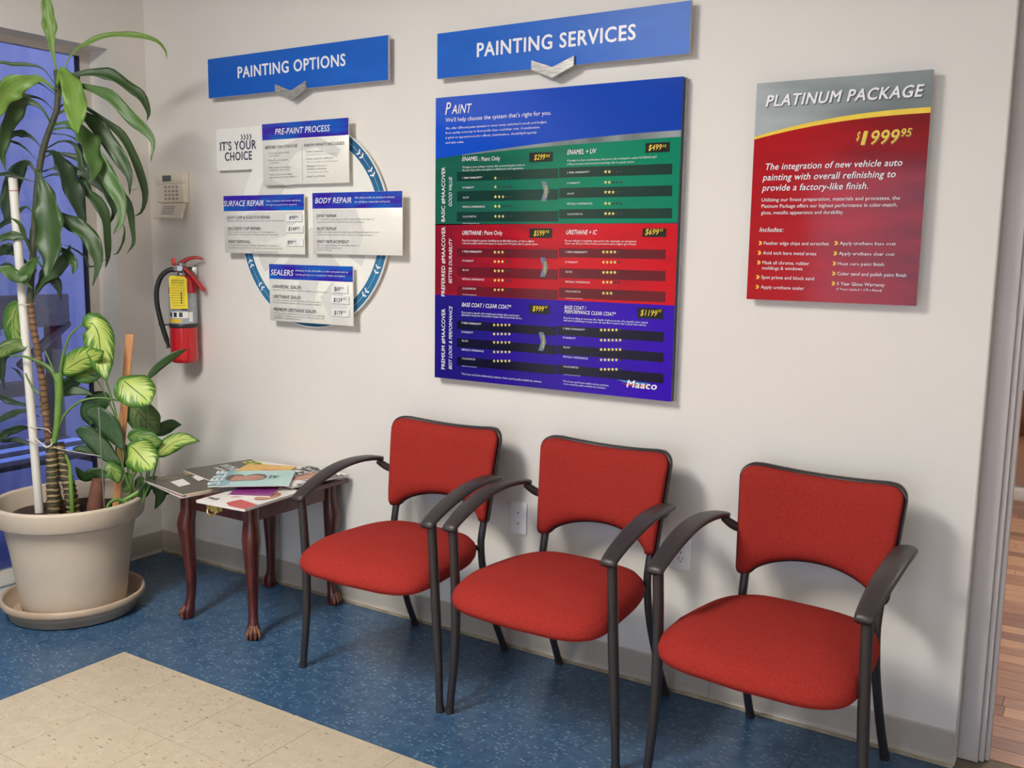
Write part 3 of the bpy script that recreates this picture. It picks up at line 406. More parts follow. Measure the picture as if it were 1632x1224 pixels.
TUBES=[
('cane_tan', [[0.2701, -0.6578, 0.3835], [0.259, -0.6682, 0.4869], [0.2509, -0.6767, 0.6086], [0.2469, -0.6826, 0.7291], [0.2441, -0.6878, 0.872], [0.2363, -0.6961, 0.9896], [0.2295, -0.7037, 1.0829], [0.2265, -0.709, 1.1707]], 0.014, 0.0115),
('crown_stem', [[0.2265, -0.709, 1.1707], [0.2348, -0.7038, 1.2672], [0.2448, -0.6975, 1.3584], [0.2568, -0.6899, 1.4939], [0.2695, -0.6818, 1.6058], [0.28, -0.6752, 1.668], [0.2944, -0.6661, 1.7345], [0.3161, -0.6525, 1.7941], [0.3422, -0.636, 1.871], [0.3455, -0.6339, 1.947], [0.3438, -0.635, 1.9966]], 0.0115, 0.0102),
('cane', [[0.323, -0.7191, 0.3914], [0.3198, -0.7171, 0.4816], [0.3189, -0.7138, 0.5761], [0.3172, -0.7109, 0.656]], 0.023, 0.0191),
('cane', [[0.3478, -0.6561, 0.3956], [0.3406, -0.6646, 0.4859], [0.3293, -0.6757, 0.5706], [0.32, -0.6854, 0.6522]], 0.0242, 0.0191),
('cane_green', [[0.2355, -0.6797, 0.7478], [0.2331, -0.6812, 0.8101], [0.2385, -0.6778, 0.8723]], 0.014, 0.012),
('stalk', [[0.3226, -0.7075, 0.6438], [0.3358, -0.6992, 0.7119], [0.344, -0.694, 0.7857], [0.3494, -0.6905, 0.8529], [0.3481, -0.6914, 0.9166]], 0.01, 0.0153),
('petiole', [[0.3416, -0.6836, 0.8879], [0.3472, -0.6742, 0.9482], [0.355, -0.6634, 1.0023], [0.3705, -0.6477, 1.0565], [0.403, -0.6213, 1.0941]], 0.0067, 0.003),
('petiole', [[0.355, -0.6988, 0.8847], [0.3321, -0.7074, 0.932], [0.2881, -0.7292, 0.9608], [0.2334, -0.7579, 0.9774], [0.193, -0.7775, 0.9762]], 0.008, 0.0027),
('petiole', [[0.3431, -0.6945, 0.8832], [0.316, -0.6919, 0.911], [0.2709, -0.7007, 0.9387], [0.2152, -0.7161, 0.9665]], 0.0053, 0.0027),
('petiole', [[0.3246, -0.6826, 0.8864], [0.2858, -0.6775, 0.9438], [0.2462, -0.6729, 0.9895]], 0.0047, 0.0027),
('petiole', [[0.344, -0.694, 0.7244], [0.3546, -0.6725, 0.7655], [0.3911, -0.6347, 0.8103], [0.4472, -0.5845, 0.8218], [0.5001, -0.5363, 0.8067]], 0.006, 0.003),
('petiole', [[0.2973, -0.7353, 0.8412], [0.2803, -0.746, 0.8591], [0.2665, -0.7547, 0.8891], [0.2576, -0.7603, 0.9162]], 0.0047, 0.0027),
('petiole', [[0.5211, -0.5231, 0.4487], [0.4999, -0.5459, 0.5609], [0.4989, -0.556, 0.7211], [0.4912, -0.5703, 0.8141], [0.4671, -0.595, 0.9377], [0.4663, -0.6049, 0.9651]], 0.0041, 0.002),
('petiole', [[0.4948, -0.5042, 0.4407], [0.48, -0.5224, 0.6259], [0.4675, -0.5392, 0.7315], [0.4496, -0.5593, 0.8087], [0.4189, -0.5876, 0.8956]], 0.0041, 0.0023),
('petiole', [[0.503, -0.5108, 0.4265], [0.5188, -0.5166, 0.5525], [0.5405, -0.5187, 0.7202], [0.5773, -0.5113, 0.8016]], 0.0035, 0.0023),
('petiole', [[0.5525, -0.5033, 0.427], [0.5876, -0.4811, 0.5221], [0.603, -0.4714, 0.5776], [0.6074, -0.4686, 0.5997]], 0.0038, 0.0023),
('petiole', [[0.5092, -0.4715, 0.4133], [0.5359, -0.4664, 0.5455], [0.5516, -0.4684, 0.7689], [0.5629, -0.4731, 0.8849]], 0.0035, 0.002),
('petiole', [[0.5523, -0.5034, 0.4214], [0.5587, -0.4993, 0.4772], [0.5492, -0.5053, 0.538]], 0.0035, 0.0029),
('petiole', [[0.5115, -0.5291, 0.4374], [0.5357, -0.5375, 0.5037], [0.5728, -0.5378, 0.5529]], 0.0035, 0.0029),
('petiole', [[0.4964, -0.4677, 0.4275], [0.5169, -0.4548, 0.4845], [0.528, -0.4478, 0.5409], [0.5408, -0.4397, 0.653], [0.5474, -0.4355, 0.6727]], 0.0035, 0.0023),
('stalk', [[0.5058, -0.6274, 0.4057], [0.5024, -0.6117, 0.4318], [0.5099, -0.5892, 0.4445], [0.5237, -0.5628, 0.4354], [0.5327, -0.5394, 0.4151]], 0.0058, 0.0076),
('stalk', [[0.5559, -0.5247, 0.4266], [0.558, -0.4998, 0.4549], [0.5604, -0.4746, 0.4891]], 0.0099, 0.0058),
('stalk', [[0.3719, -0.6764, 0.5329], [0.3662, -0.674, 0.5691], [0.3505, -0.6781, 0.6113]], 0.008, 0.0047),
('stub', [[0.3725, -0.5814, 0.3878], [0.3793, -0.5771, 0.4442], [0.386, -0.5728, 0.5003]], 0.0321, 0.0233),
]

# ------------------------------------------------------------------ materials
M_wall = mat('wall_paint', (229,224,217), .5, var=.012, scale=3, bump=.12, bscale=260)
M_ceil = mat('ceiling_tile', (178,174,166), .8, var=.02)
M_base = mat('vinyl_baseboard', (184,176,164), .45, var=.04, scale=8)
M_frame = mat('painted_door_frame', (206,198,195), .4, var=.02, scale=5)
M_alu = mat('cream_window_frame', (206,198,188), .45, var=.02)
M_dark = mat('dark_gasket', (44,42,58), .5)
M_blk = mat('black_plastic', (52,46,46), .42, var=.06, scale=60, bump=.05)
M_blk2 = mat('black_metal', (46,43,45), .38, var=.06, scale=60)
M_red = mat('red_fabric', (163,49,42), .95, var=.11, scale=240, bump=.8, bscale=800, spec=.15)
M_maho = mat('mahogany', (92,34,26), .28, var=.25, scale=14, stretch=(6,6,1), rgb2=(58,20,18), coat=.3)
M_worn = mat('worn_wood', (150,100,72), .5, rgb2=(70,32,24), scale=60)
M_brass = mat('brass', (214,194,120), .32, metal=.75, var=.2, scale=90)
M_clay = mat('tan_plastic', (203,188,168), .5, var=.03, scale=9)
M_soil = mat('soil', (66,44,36), .95, rgb2=(28,19,17), scale=45, bump=1, bscale=60)
M_pvc = mat('white_pvc', (226,222,212), .35, var=.03, scale=8)
M_stake = mat('pine_wood', (205,150,100), .6, rgb2=(176,118,74), scale=18, stretch=(8,8,1))
M_paper = mat('page_edges', (226,220,212), .7, var=.08, scale=300, stretch=(.1,.1,4))
M_white = mat('sign_white', (240,238,230), .3, var=.01)
M_ink = {'w': mat('white_print', (240,240,242), .35, var=.01), 'y': mat('yellow_print', (236,205,60), .35, var=.05), 'k': mat('black_print', (48,48,56), .4),
         'm': mat('grey_print', (118,116,118), .5), 'g': mat('slate_print', (66,72,96), .4), 'd': mat('dark_print', (40,40,44), .4)}

# floor tile material: mottled with chips
def tile_mat(name, base, alt, chip, chip2, amount, dark=None):
    m = bpy.data.materials.new(name); m.use_nodes = True; nt = m.node_tree; N = nt.nodes; L = nt.links; p = N['Principled BSDF']
    geo = N.new('ShaderNodeNewGeometry')
    def mapping(sc, rz):
        q = N.new('ShaderNodeMapping'); q.inputs['Scale'].default_value = sc; q.inputs['Rotation'].default_value = (0,0,rz); L.new(geo.outputs['Position'], q.inputs[0]); return q
    no = N.new('ShaderNodeTexNoise'); no.inputs['Scale'].default_value = 22; no.inputs['Detail'].default_value = 5; L.new(geo.outputs['Position'], no.inputs['Vector'])
    mx = N.new('ShaderNodeMix'); mx.data_type = 'RGBA'; mx.inputs[6].default_value = (*lin(base),1); mx.inputs[7].default_value = (*lin(alt),1)
    mr = N.new('ShaderNodeMapRange'); mr.inputs[1].default_value = .35; mr.inputs[2].default_value = .65; L.new(no.outputs[0], mr.inputs[0]); L.new(mr.outputs[0], mx.inputs[0])
    last = mx.outputs[2]
    for i, (sc, rz, col, th) in enumerate((((60,170,1),.5,chip,amount),((170,55,1),.9,chip2,amount),((80,210,1),-.7,chip,amount*.7),((45,150,1),1.3,dark or chip2,amount*.5))):
        q = mapping(sc, rz); v = N.new('ShaderNodeTexVoronoi'); v.inputs['Scale'].default_value = 1; L.new(q.outputs[0], v.inputs['Vector'])
        sep = N.new('ShaderNodeSeparateColor'); L.new(v.outputs['Color'], sep.inputs[0])
        lt = N.new('ShaderNodeMath'); lt.operation = 'LESS_THAN'; lt.inputs[1].default_value = th; L.new(sep.outputs[0], lt.inputs[0])
        d = N.new('ShaderNodeMath'); d.operation = 'LESS_THAN'; d.inputs[1].default_value = .42; L.new(v.outputs['Distance'], d.inputs[0])
        mu = N.new('ShaderNodeMath'); mu.operation = 'MULTIPLY'; L.new(lt.outputs[0], mu.inputs[0]); L.new(d.outputs[0], mu.inputs[1])
        m2 = N.new('ShaderNodeMix'); m2.data_type = 'RGBA'; L.new(mu.outputs[0], m2.inputs[0]); L.new(last, m2.inputs[6]); m2.inputs[7].default_value = (*lin(col),1); last = m2.outputs[2]
    L.new(last, p.inputs['Base Color']); p.inputs['Roughness'].default_value = .3
    n3 = N.new('ShaderNodeTexNoise'); n3.inputs['Scale'].default_value = 9; L.new(geo.outputs['Position'], n3.inputs['Vector'])
    b = N.new('ShaderNodeBump'); b.inputs['Strength'].default_value = .12; b.inputs['Distance'].default_value = .01; L.new(n3.outputs[0], b.inputs['Height']); L.new(b.outputs[0], p.inputs['Normal'])
    return m
M_blue = tile_mat('blue_vinyl_tile', (44,76,110), (62,94,124), (116,144,160), (84,118,146), .085)
M_cream = tile_mat('cream_vinyl_tile', (193,179,156), (185,170,147), (164,148,124), (206,193,172), .06, (140,124,98))

# ------------------------------------------------------------------ room shell
RX, RY, RZ = 6.2, -6.6, 2.75       # room extents
DX0, DX1 = 3.335, 4.36             # doorway
struct('wall_back', MB().box(-.16, DX0, 0, .12, 0, RZ), M_wall); struct('wall_back_header', MB().box(DX0, DX1, 0, .12, 2.2, RZ), M_wall); struct('wall_back_right', MB().box(DX1, RX, 0, .12, 0, RZ), M_wall)
WY1, WY0, WZ0, WZ1 = -.178, -3.4, .05, 2.182  # window recess in the left wall
struct('wall_left', MB().box(-.16, 0, WY1, 0, 0, RZ).box(-.16, 0, RY, WY0, 0, RZ).box(-.16, 0, WY0, WY1, WZ1, RZ).box(-.16, 0, WY0, WY1, 0, WZ0), M_wall)
struct('wall_right', MB().box(RX, RX+.1, RY, .12, 0, RZ), M_wall)
struct('wall_front', MB().box(-.16, 1.0, RY-.12, RY, 0, RZ).box(5.2, RX+.1, RY-.12, RY, 0, RZ).box(1.0, 5.2, RY-.12, RY, 2.25, RZ).box(1.0, 5.2, RY-.12, RY, 0, .15), M_wall)
struct('ceiling', MB().box(-.16, RX+.1, RY-.12, .12, RZ, RZ+.1), M_ceil)
# floor slab with single tiles on it
slab = struct('floor', MB().box(-.16, RX+.1, RY-.12, .1, -.06, -.003), mat('floor_joint', (120,110,96), .8))
T = .3048; GX, GY = .82, -.797
tb = None; tmesh = {}
def tile_mesh(key, w_, h_, m):
    if key not in tmesh:
        mb = MB().box(0, w_, 0, h_, -.003, 0); me = bpy.data.meshes.new('tile'); me.from_pydata(mb.v, [], mb.f); me.materials.append(m); tmesh[key] = me
    return tmesh[key]
far = {0: MB(), 1: MB()}
for i in range(-3, 19):
    for j in range(-20, 4):
        x0 = GX+i*T; y0 = GY+j*T; x1 = x0+T; y1 = y0+T
        cream = (x0 > GX-.01 and y1 < GY+.01 and x1 < 5.5)
        cx0, cx1, cy0, cy1 = max(x0, 0.), min(x1, RX), max(y0, RY), min(y1, .1 if x0 > 3.3 else 0.)
        if cx1-cx0 < .004 or cy1-cy0 < .004: continue
        g = .0006 if cream else .0003
        if x0 < 3.9 and y1 > -2.2:
            w_, h_ = cx1-cx0-2*g, cy1-cy0-2*g
            o = bpy.data.objects.new('tile', tile_mesh((cream, round(w_,4), round(h_,4)), w_, h_, M_cream if cream else M_blue))
            COL.objects.link(o); o.location = (cx0+g, cy0+g, 0); o.parent = slab
        else: far[cream].box(cx0+g, cx1-g, cy0+g, cy1-g, -.003, 0)
for k, m_ in ((1, M_cream), (0, M_blue)):
    o = build('distant_tiles', far[k], m_, slab); o['kind'] = 'stuff'
# baseboards (cove profile, dusty line at the floor)
def cove(x0, x1, side):
    prof = [(0,0),(-.014,0),(-.012,.004),(-.006,.012),(-.0045,.02),(-.004,.095),(-.002,.1),(0,.1)]
    return MB().prism(prof, x0, x1, 'x')
struct('baseboard_back', cove(0.0, 2.627, 0).prism([(0,0),(-.0142,0),(-.012,.004),(-.006,.012),(-.0045,.02),(-.004,.095),(-.002,.1),(0,.1)], 2.628, DX0-.002, 'x'), M_base)
grime = MB().prism([(-.0142,0),(-.0165,0),(-.0135,.0085),(-.0115,.0085)], 0, DX0-.002, 'x')
struct('trim_1', grime, mat('yellowed_cove_edge', (172,160,132), .6, rgb2=(120,104,80), scale=14))
lb = MB(); pr = [(0,0),(.014,0),(.012,.004),(.006,.012),(.0045,.02),(.004,.095),(.002,.1),(0,.1)]
n = len(pr); vs = [(p[0], y, p[1]) for y in (WY1, 0) for p in pr]
lb.add(vs, [tuple(range(n)), tuple(range(2*n-1, n-1, -1))]+[(i, i+n, (i+1)%n+n, (i+1)%n) for i in range(n)])
struct('baseboard_left', lb, M_base)
# door frame at the right end
df = struct('door_1', MB().box(DX0, DX0+.052, .055, .118, 0, 2.2, .003).box(DX1-.052, DX1, .055, .118, 0, 2.2).box(DX0, DX1, .055, .118, 2.15, 2.2), M_frame)
build('door_stop', MB().box(DX0+.052, DX0+.066, .068, .118, 0, 2.15, .003).box(DX0+.066, DX0+.078, .082, .118, 0, 2.15, .003).box(DX1-.07, DX1-.052, .072, .118, 0, 2.15), M_frame, df)
cg = struct('trim_2', MB().box(DX0-.003, DX0+.0015, -.0015, .056, .03, 2.2, .0008), mat('corner_guard', (196,188,182), .4, var=.02))

# window in the left wall
W1 = struct('window_1', MB().box(-.158, -.125, WY1-.045, WY1, WZ0, WZ1).box(-.158, -.125, WY0, WY1-.045, WZ1-.024, WZ1).box(-.158, -.125, WY0, WY1-.045, WZ0, WZ0+.014).box(-.158,-.125, WY0, WY0+.045, WZ0, WZ1), M_alu)
build('gasket', MB().box(-.156, -.132, WY1-.053, WY1-.0452, WZ0+.014, WZ1-.024), M_dark, W1)
build('mullion', MB().box(-.156, -.12, -1.95, -1.9, WZ0+.014, WZ1-.024), M_alu, W1)
mg = bpy.data.materials.new('tinted_glass'); mg.use_nodes = True; nt = mg.node_tree
for nn in list(nt.nodes):
    if nn.type == 'BSDF_PRINCIPLED': nt.nodes.remove(nn)
tr = nt.nodes.new('ShaderNodeBsdfTransparent'); tr.inputs[0].default_value = (.93,.95,1,1); gl = nt.nodes.new('ShaderNodeBsdfGlossy'); gl.inputs['Roughness'].default_value = .03
ms = nt.nodes.new('ShaderNodeMixShader'); fr = nt.nodes.new('ShaderNodeFresnel'); fr.inputs[0].default_value = 1.45
nt.links.new(fr.outputs[0], ms.inputs[0]); nt.links.new(tr.outputs[0], ms.inputs[1]); nt.links.new(gl.outputs[0], ms.inputs[2]); nt.links.new(ms.outputs[0], nt.nodes['Material Output'].inputs[0])
build('glass_pane', MB().box(-.150, -.144, WY0+.045, WY1-.05, WZ0+.014, WZ1-.024), mg, W1)
struct('trim_3', MB().box(-.125, .004, WY0, WY1, WZ0, WZ0+.004), mat('window_sill_paint', (200,196,188), .5))
# front window behind the camera
W2 = struct('window_2', MB().box(1.0,1.05,RY-.1,RY-.05,.15,2.25).box(5.15,5.2,RY-.1,RY-.05,.15,2.25).box(1.05,5.15,RY-.1,RY-.05,2.2,2.25).box(1.05,5.15,RY-.1,RY-.05,.15,.2).box(3.05,3.12,RY-.1,RY-.05,.2,2.2), M_alu)
build('glass_pane', MB().box(1.05,5.15,RY-.08,RY-.074,.2,2.2), mg, W2)

# outside the left window: blue painted wall, bench, pavement
M_bwall = mat('blue_painted_wall', (94,98,146), .7, rgb2=(80,84,134), scale=5, stretch=(1,3,.6))
struct('wall_outside', MB().box(-1.42,-1.34,.07,3.2,0,4.2).box(-1.42,-1.34,-6.5,-.02,0,4.2).box(-1.42,-1.34,-.02,.07,1.26,4.2).box(-1.42,-1.34,-.02,.07,0,.7).box(-1.42,-1.34,-.02,.07,.86,.9), M_bwall)
struct('ground', MB().box(-9,-.16,-7,6,-.12,-.04), mat('blue_painted_pavement', (70,82,146), .6, rgb2=(58,70,130), scale=8))
bench = thing('garden_bench', 'dark wooden slatted bench outside the window behind the tall plant', 'bench', (-.78,-.5,-.04))
M_dw = mat('dark_stained_timber', (44,38,62), .7, rgb2=(34,28,48), scale=12, stretch=(1,.3,4))
build('backrest_board', MB().box(-.83,-.78,-1.5,.1,.985,1.14,.004), M_dw, bench)
build('backrest_board', MB().box(-.83,-.78,-1.5,-.12,.66,.73,.004), M_dw, bench)
for yy in (.06,-1.42): build('leg', MB().box(-.9,-.84,yy-.03,yy+.03,-.04,1.05,.004), M_dw, bench)
build('brace', MB().tube([(-.8,.1,1.0),(-.8,-.16,.8)], .026, 4), M_dw, bench)
M_sl = mat('pale_blue_slat', (128,150,228), .5, var=.08)
for k in range(5): build('seat_slat', MB().box(-.78+.095*k-.08, -.78+.095*k-.01, -1.5, .08, .40, .425, .003), M_sl if k%2 else M_dw, bench)
build('seat_rail', MB().box(-.84,-.35,-1.46,-1.4,.34,.40).box(-.84,-.35,.02,.08,.34,.40), M_dw, bench)
for yy in (.05,-1.43): build('leg', MB().box(-.4,-.34,yy-.03,yy+.03,-.04,.34,.004), M_dw, bench)

# ------------------------------------------------------------------ next room seen through the doorway
NX0, NX1, NY = 2.2, 5.6, 7.6
M_wood = mat('parquet', (178,128,98), .35, rgb2=(150,100,74), scale=9, stretch=(1,6,1), coat=.15)
M_wood2 = mat('parquet_light', (204,156,120), .35, rgb2=(184,134,100), scale=9, stretch=(1,6,1), coat=.15)
M_wood3 = mat('parquet_dark', (150,100,76), .35, rgb2=(128,82,62), scale=9, stretch=(1,6,1), coat=.15)
f2 = struct('floor_next_room', MB().box(NX0, NX1, .1, NY, -.06, -.004), mat('wood_joint', (96,62,46), .7))
rest = MB(); pm = {}
yy = .1; row = 0
while yy < NY:
    hrow = .075; x = NX0 - random.random()*.3
    while x < NX1:
        ln = .3; a, b = max(x, NX0), min(x+ln, NX1); y2 = min(yy+hrow, NY)
        if b-a > .01 and y2-yy > .01:
            if yy < 3.3 and b > 3.0 and a < 4.0:
                mi = random.choice((0,0,1,1,2)); key = (mi, round(b-a,3), round(y2-yy,3))
                if key not in pm:
                    q = MB().box(0, b-a-.002, 0, y2-yy-.002, -.004, 0); me = bpy.data.meshes.new('plank'); me.from_pydata(q.v, [], q.f); me.materials.append((M_wood, M_wood2, M_wood3)[mi]); pm[key] = me
                o = bpy.data.objects.new('plank', pm[key]); COL.objects.link(o); o.location = (a+.001, yy+.001, 0); o.parent = f2
            else: rest.box(a+.001, b-.001, yy+.001, y2-.001, -.004, 0)
        x += ln
    yy += hrow; row += 1
o = build('distant_planks', rest, M_wood, f2); o['kind'] = 'stuff'
for b_ in ((NX0-.1, NX0, .12, NY), (NX1, NX1+.1, .12, NY), (NX0-.1, NX1+.1, NY, NY+.1)): struct('wall_next_room', MB().box(*b_, 0, RZ), M_wall)
struct('ceiling_next_room', MB().box(NX0-.1, NX1+.1, .12, NY+.1, RZ, RZ+.1), M_ceil)
gp = thing('glass_partition', 'glass partition with white bottom rail across the wood floor beyond the doorway', 'partition', (3.6,3.4,0))
build('bottom_rail', MB().box(NX0+.002, 3.9, 3.36, 3.42, .0, .075, .004), mat('white_rail', (226,228,228), .35), gp)
build('post', MB().box(3.84, 3.9, 3.36, 3.42, .075, 2.3, .004), MATS['white_rail'], gp)
build('glass_pane', MB().box(NX0+.01, 3.84, 3.385, 3.393, .075, 2.3), mg, gp)

# ------------------------------------------------------------------ ceiling fixtures (two placed from sign glare; the others unseen, added for fill)
M_lamp = mat('lamp_diffuser', (240,240,235), .6, emit=((1.0,.97,.945), PANEL))
M_lamp1 = mat('lamp_diffuser_bright', (240,240,235), .6, emit=((1.0,.968,.915), KEY))
def fixture(x, y, label, lx=.6, ly=1.2, m=M_lamp, rz=RZ):
    t = thing('ceiling_light', label, 'light', (x,y,rz), 'fluorescent ceiling fixtures')
    build('housing', MB().box(x-lx/2-.03,x+lx/2+.03,y-ly/2-.03,y+ly/2+.03,rz-.03,rz-.001), M_ceil, t)
    build('diffuser', MB().box(x-lx/2,x+lx/2,y-ly/2,y+ly/2,rz-.038,rz-.0305), m, t)
fixture(1.45, -2.55, 'fluorescent ceiling panel nearest the poster wall', .6, 1.2, M_lamp1)
fixture(2.1, -5.0, 'fluorescent ceiling panel by the front window')
fixture(4.7, -2.6, 'unseen fill panel added to the ceiling on the doorway side of the room')  # unseen fixture, added as fill light
fixture(4.7, -5.2, 'unseen fill panel added to the ceiling in the front right corner')  # second unseen fill fixture
M_lamp2 = mat('lamp_diffuser_next', (240,240,235), .6, emit=((1.0,.93,.84), PANEL*2.2))
fixture(4.0, 1.9, 'unseen ceiling panel added to light the next room near the doorway', .6, 1.2, M_lamp2)  # unseen lamp added to brighten the next room
fixture(3.6, 5.4, 'unseen ceiling panel added to light the next room at its far end', .6, 1.2, M_lamp2)  # likewise unseen, added for the far end

# ------------------------------------------------------------------ lettering
_cache = {}
def glyphs(s, bold, tiny):
    k = (s, bold, tiny)
    if k in _cache: return _cache[k]
    c = bpy.data.curves.new('t', 'FONT'); c.body = s; c.size = 1; c.resolution_u = 1 if tiny else 3; c.fill_mode = 'FRONT'
    c.space_character = (1.0, 1.05, 1.10)[bold]
    o = bpy.data.objects.new('t', c); COL.objects.link(o)
    dg = bpy.context.evaluated_depsgraph_get(); me = bpy.data.meshes.new_from_object(o.evaluated_get(dg))
    vs = [(v.co.x, v.co.y, 0) for v in me.vertices]; fs = [tuple(p.vertices) for p in me.polygons]
    bpy.data.objects.remove(o); bpy.data.curves.remove(c); bpy.data.meshes.remove(me)
    if bold:                                                     # thicken the strokes
        d = (0, .013, .026)[bold]; n0 = len(vs); v0, f0 = list(vs), list(fs)
        for k, (a, b) in enumerate(((-1,0),(1,0),(0,-.7),(0,.7))):
            fs += [tuple(i+len(vs) for i in f) for f in f0]; vs += [(x+a*d, y+b*d, (k+1)*.00013) for x, y, _ in v0]
    _cache[k] = (vs, fs); return _cache[k]
CAPH = {}
def caph(b):
    if b not in CAPH:
        vs, _ = glyphs('H', b, False); CAPH[b] = (max(v[1] for v in vs))
    return CAPH[b]
def text_into(mb, s, org, ux, vx, wd, cap, it=0, bold=0):
    """org baseline start, ux reading direction, vx up direction (unit vectors)"""
    vs, fs = glyphs(s, bold, cap < .009)
    if not vs: return
    ch = caph(bold); sv = cap/ch; sh = .2*it
    us = [v[0]+0 for v in vs]; a = min(us); b = max(us)
    k = (wd - sh*cap*.8)/(b-a)
    O = Vector(org); U = Vector(ux); V = Vector(vx); NN = U.cross(V)
    mb.add([O + U*((v[0]-a)*k + sh*v[1]*sv) + V*(v[1]*sv) + NN*v[2] for v in vs], fs)
TXT = {}
for b, s, (x, z, wd, cap), col, it, bold, vert in TEXTS: TXT.setdefault((b, col), []).append((s, x, z, wd, cap, it, bold, vert))
def put_text(board, y, parent, cols=None, dx=0, dz=0, ink=None, only=None):
    for (b, col), L_ in TXT.items():
        if b != board or (cols and col not in cols): continue
        fine = MB()
        for s, x, z, wd, cap, it, bold, vert in L_:
            if only and s not in only: continue
            mb = MB() if cap > .0105 else fine
            if vert: text_into(mb, s, (x+dx, y, z+dz), (0,0,1), (-1,0,0), wd, cap, it, bold)
            else: text_into(mb, s, (x+dx, y, z+dz), (1,0,0), (0,0,1), wd, cap, it, bold)
            if mb is not fine and mb.v: build('lettering', mb, ink or M_ink[col], parent)
        if fine.v: build('fine_print', fine, ink or M_ink[col], parent)['kind'] = 'stuff'

def plate(x0, x1, y0, y1, z0, z1, pts=None): return MB().box(x0, x1, y0, y1, z0, z1)
def grad(name, c1, c2, axis, lo, hi, rough=.15, c3=None, noise=.25, nscale=6, stretch=(1,1,4)):
    """printed colour blend in the object's own place (flat print)"""
    m = bpy.data.materials.new(name); m.use_nodes = True; nt = m.node_tree; N = nt.nodes; L = nt.links; p = N['Principled BSDF']
    g = N.new('ShaderNodeNewGeometry'); se = N.new('ShaderNodeSeparateXYZ'); L.new(g.outputs['Position'], se.inputs[0])
    mr = N.new('ShaderNodeMapRange'); mr.inputs[1].default_value = lo; mr.inputs[2].default_value = hi; L.new(se.outputs['XYZ'.index(axis)], mr.inputs[0])
    mp = N.new('ShaderNodeMapping'); mp.inputs['Scale'].default_value = stretch; mp.inputs['Rotation'].default_value = (0,.35,0); L.new(g.outputs['Position'], mp.inputs[0])
    no = N.new('ShaderNodeTexNoise'); no.inputs['Scale'].default_value = nscale; no.inputs['Detail'].default_value = 2; L.new(mp.outputs[0], no.inputs['Vector'])
    a = N.new('ShaderNodeMath'); a.operation = 'MULTIPLY_ADD'; a.inputs[1].default_value = noise*4; a.inputs[2].default_value = -noise*2; L.new(no.outputs[0], a.inputs[0])
    s_ = N.new('ShaderNodeMath'); s_.operation = 'ADD'; s_.use_clamp = True; L.new(a.outputs[0], s_.inputs[0]); L.new(mr.outputs[0], s_.inputs[1])
    cr = N.new('ShaderNodeValToRGB'); L.new(s_.outputs[0], cr.inputs[0]); cr.color_ramp.elements[0].color = (*lin(c1),1); cr.color_ramp.elements[1].color = (*lin(c2),1)
    if c3: e = cr.color_ramp.elements.new(.5); e.color = (*lin(c3),1)
    L.new(cr.outputs[0], p.inputs['Base Color']); p.inputs['Roughness'].default_value = rough; p.inputs['Specular IOR Level'].default_value = .3
    return m
def flat(pts, y): return MB().prism(pts, y, y+.0006, 'y')

# ------------------------------------------------------------------ wall signs
M_edge = mat('sign_edge_grey', (190,192,196), .4)
M_silver = mat('brushed_silver', (196,194,192), .32, metal=.55, rgb2=(150,148,146), scale=25, stretch=(1,1,6))
M_stand = mat('standoff_metal', (150,150,150), .3, metal=.8)
def standoffs(t, xs, zs, y1):
    for x in xs:
        for z in zs: build('standoff', MB().tube([(x,y1,z),(x,-.0012,z)], .008, 10), M_stand, t)
def banner(board, label, x0, x1, z0, z1, chev, m):
    t = thing('sign_banner', label, 'sign', ((x0+x1)/2,-.03,z0), 'blue header banners')
    build('panel', MB().box(x0, x1, -.0350, -.024, z0, z1, .0008, 1), M_edge, t)
    build('printed_face', MB().box(x0+.001, x1-.001, -.0358, -.0345, z0+.001, z1-.001), m, t)
    standoffs(t, (x0+.08, x1-.08), (z0+.04, z1-.04), -.0245)
    c = MB().prism(chev, -.046, -.0362, 'y'); build('chevron', c, M_silver, t)
    put_text(board, -.0363, t)
M_ban = grad('banner_blue', (12,88,186), (20,102,204), 'X', 0, 3, .38, noise=.3, nscale=4)
banner('options', 'smaller blue banner reading PAINTING OPTIONS above the round display', .4337, 1.367, 1.974, 2.127, [(.8183,2.0000),(.9018,1.9697),(.9790,2.0000),(.9790,1.9755),(.9018,1.9402),(.8183,1.9755)], M_ban)
banner('services', 'larger blue banner reading PAINTING SERVICES above the paint poster', 1.580, 2.4915, 1.9605, 2.109, [(1.9611,1.9868),(2.0385,1.9597),(2.1153,1.9868),(2.1153,1.9577),(2.0385,1.9268),(1.9611,1.9577)], M_ban)

# paint services poster
PX0, PX1, PZ0, PZ1 = 1.5755, 2.476, .9365, 1.898
t = thing('price_poster', 'large blue green and red PAINT price poster under the PAINTING SERVICES banner', 'poster', (2.03,-.03,PZ0))
build('panel', MB().box(PX0, PX1, -.0352, -.016, PZ0, PZ1, .001, 1), mat('poster_side', (44,40,60), .3), t)
build('backing_panel', MB().box(PX0-.002, PX1+.0035, -.016, -.008, PZ0-.002, PZ1+.001), M_edge, t)
standoffs(t, (PX0+.1, PX1-.1), (PZ0+.1, PZ1-.1), -.0085)
yf = -.0358
M_pb = grad('poster_blue', (24,80,200), (18,66,176), 'X', PX0, PX1, .1, noise=.2, nscale=3)
M_gr = grad('poster_green', (30,92,76), (8,132,100), 'X', PX0+.2, PX0+.62, .1, noise=.22, nscale=5)
M_rd = grad('poster_red', (128,22,40), (204,26,40), 'X', PX0+.05, PX0+.62, .1, noise=.3, nscale=5)
M_vi = grad('poster_violet', (32,26,120), (58,16,178), 'X', PX0+.1, PX0+.85, .1, noise=.2, nscale=5)
build('printed_field', MB().box(PX0, PX1, yf, -.035, 1.62, PZ1), M_pb, t)
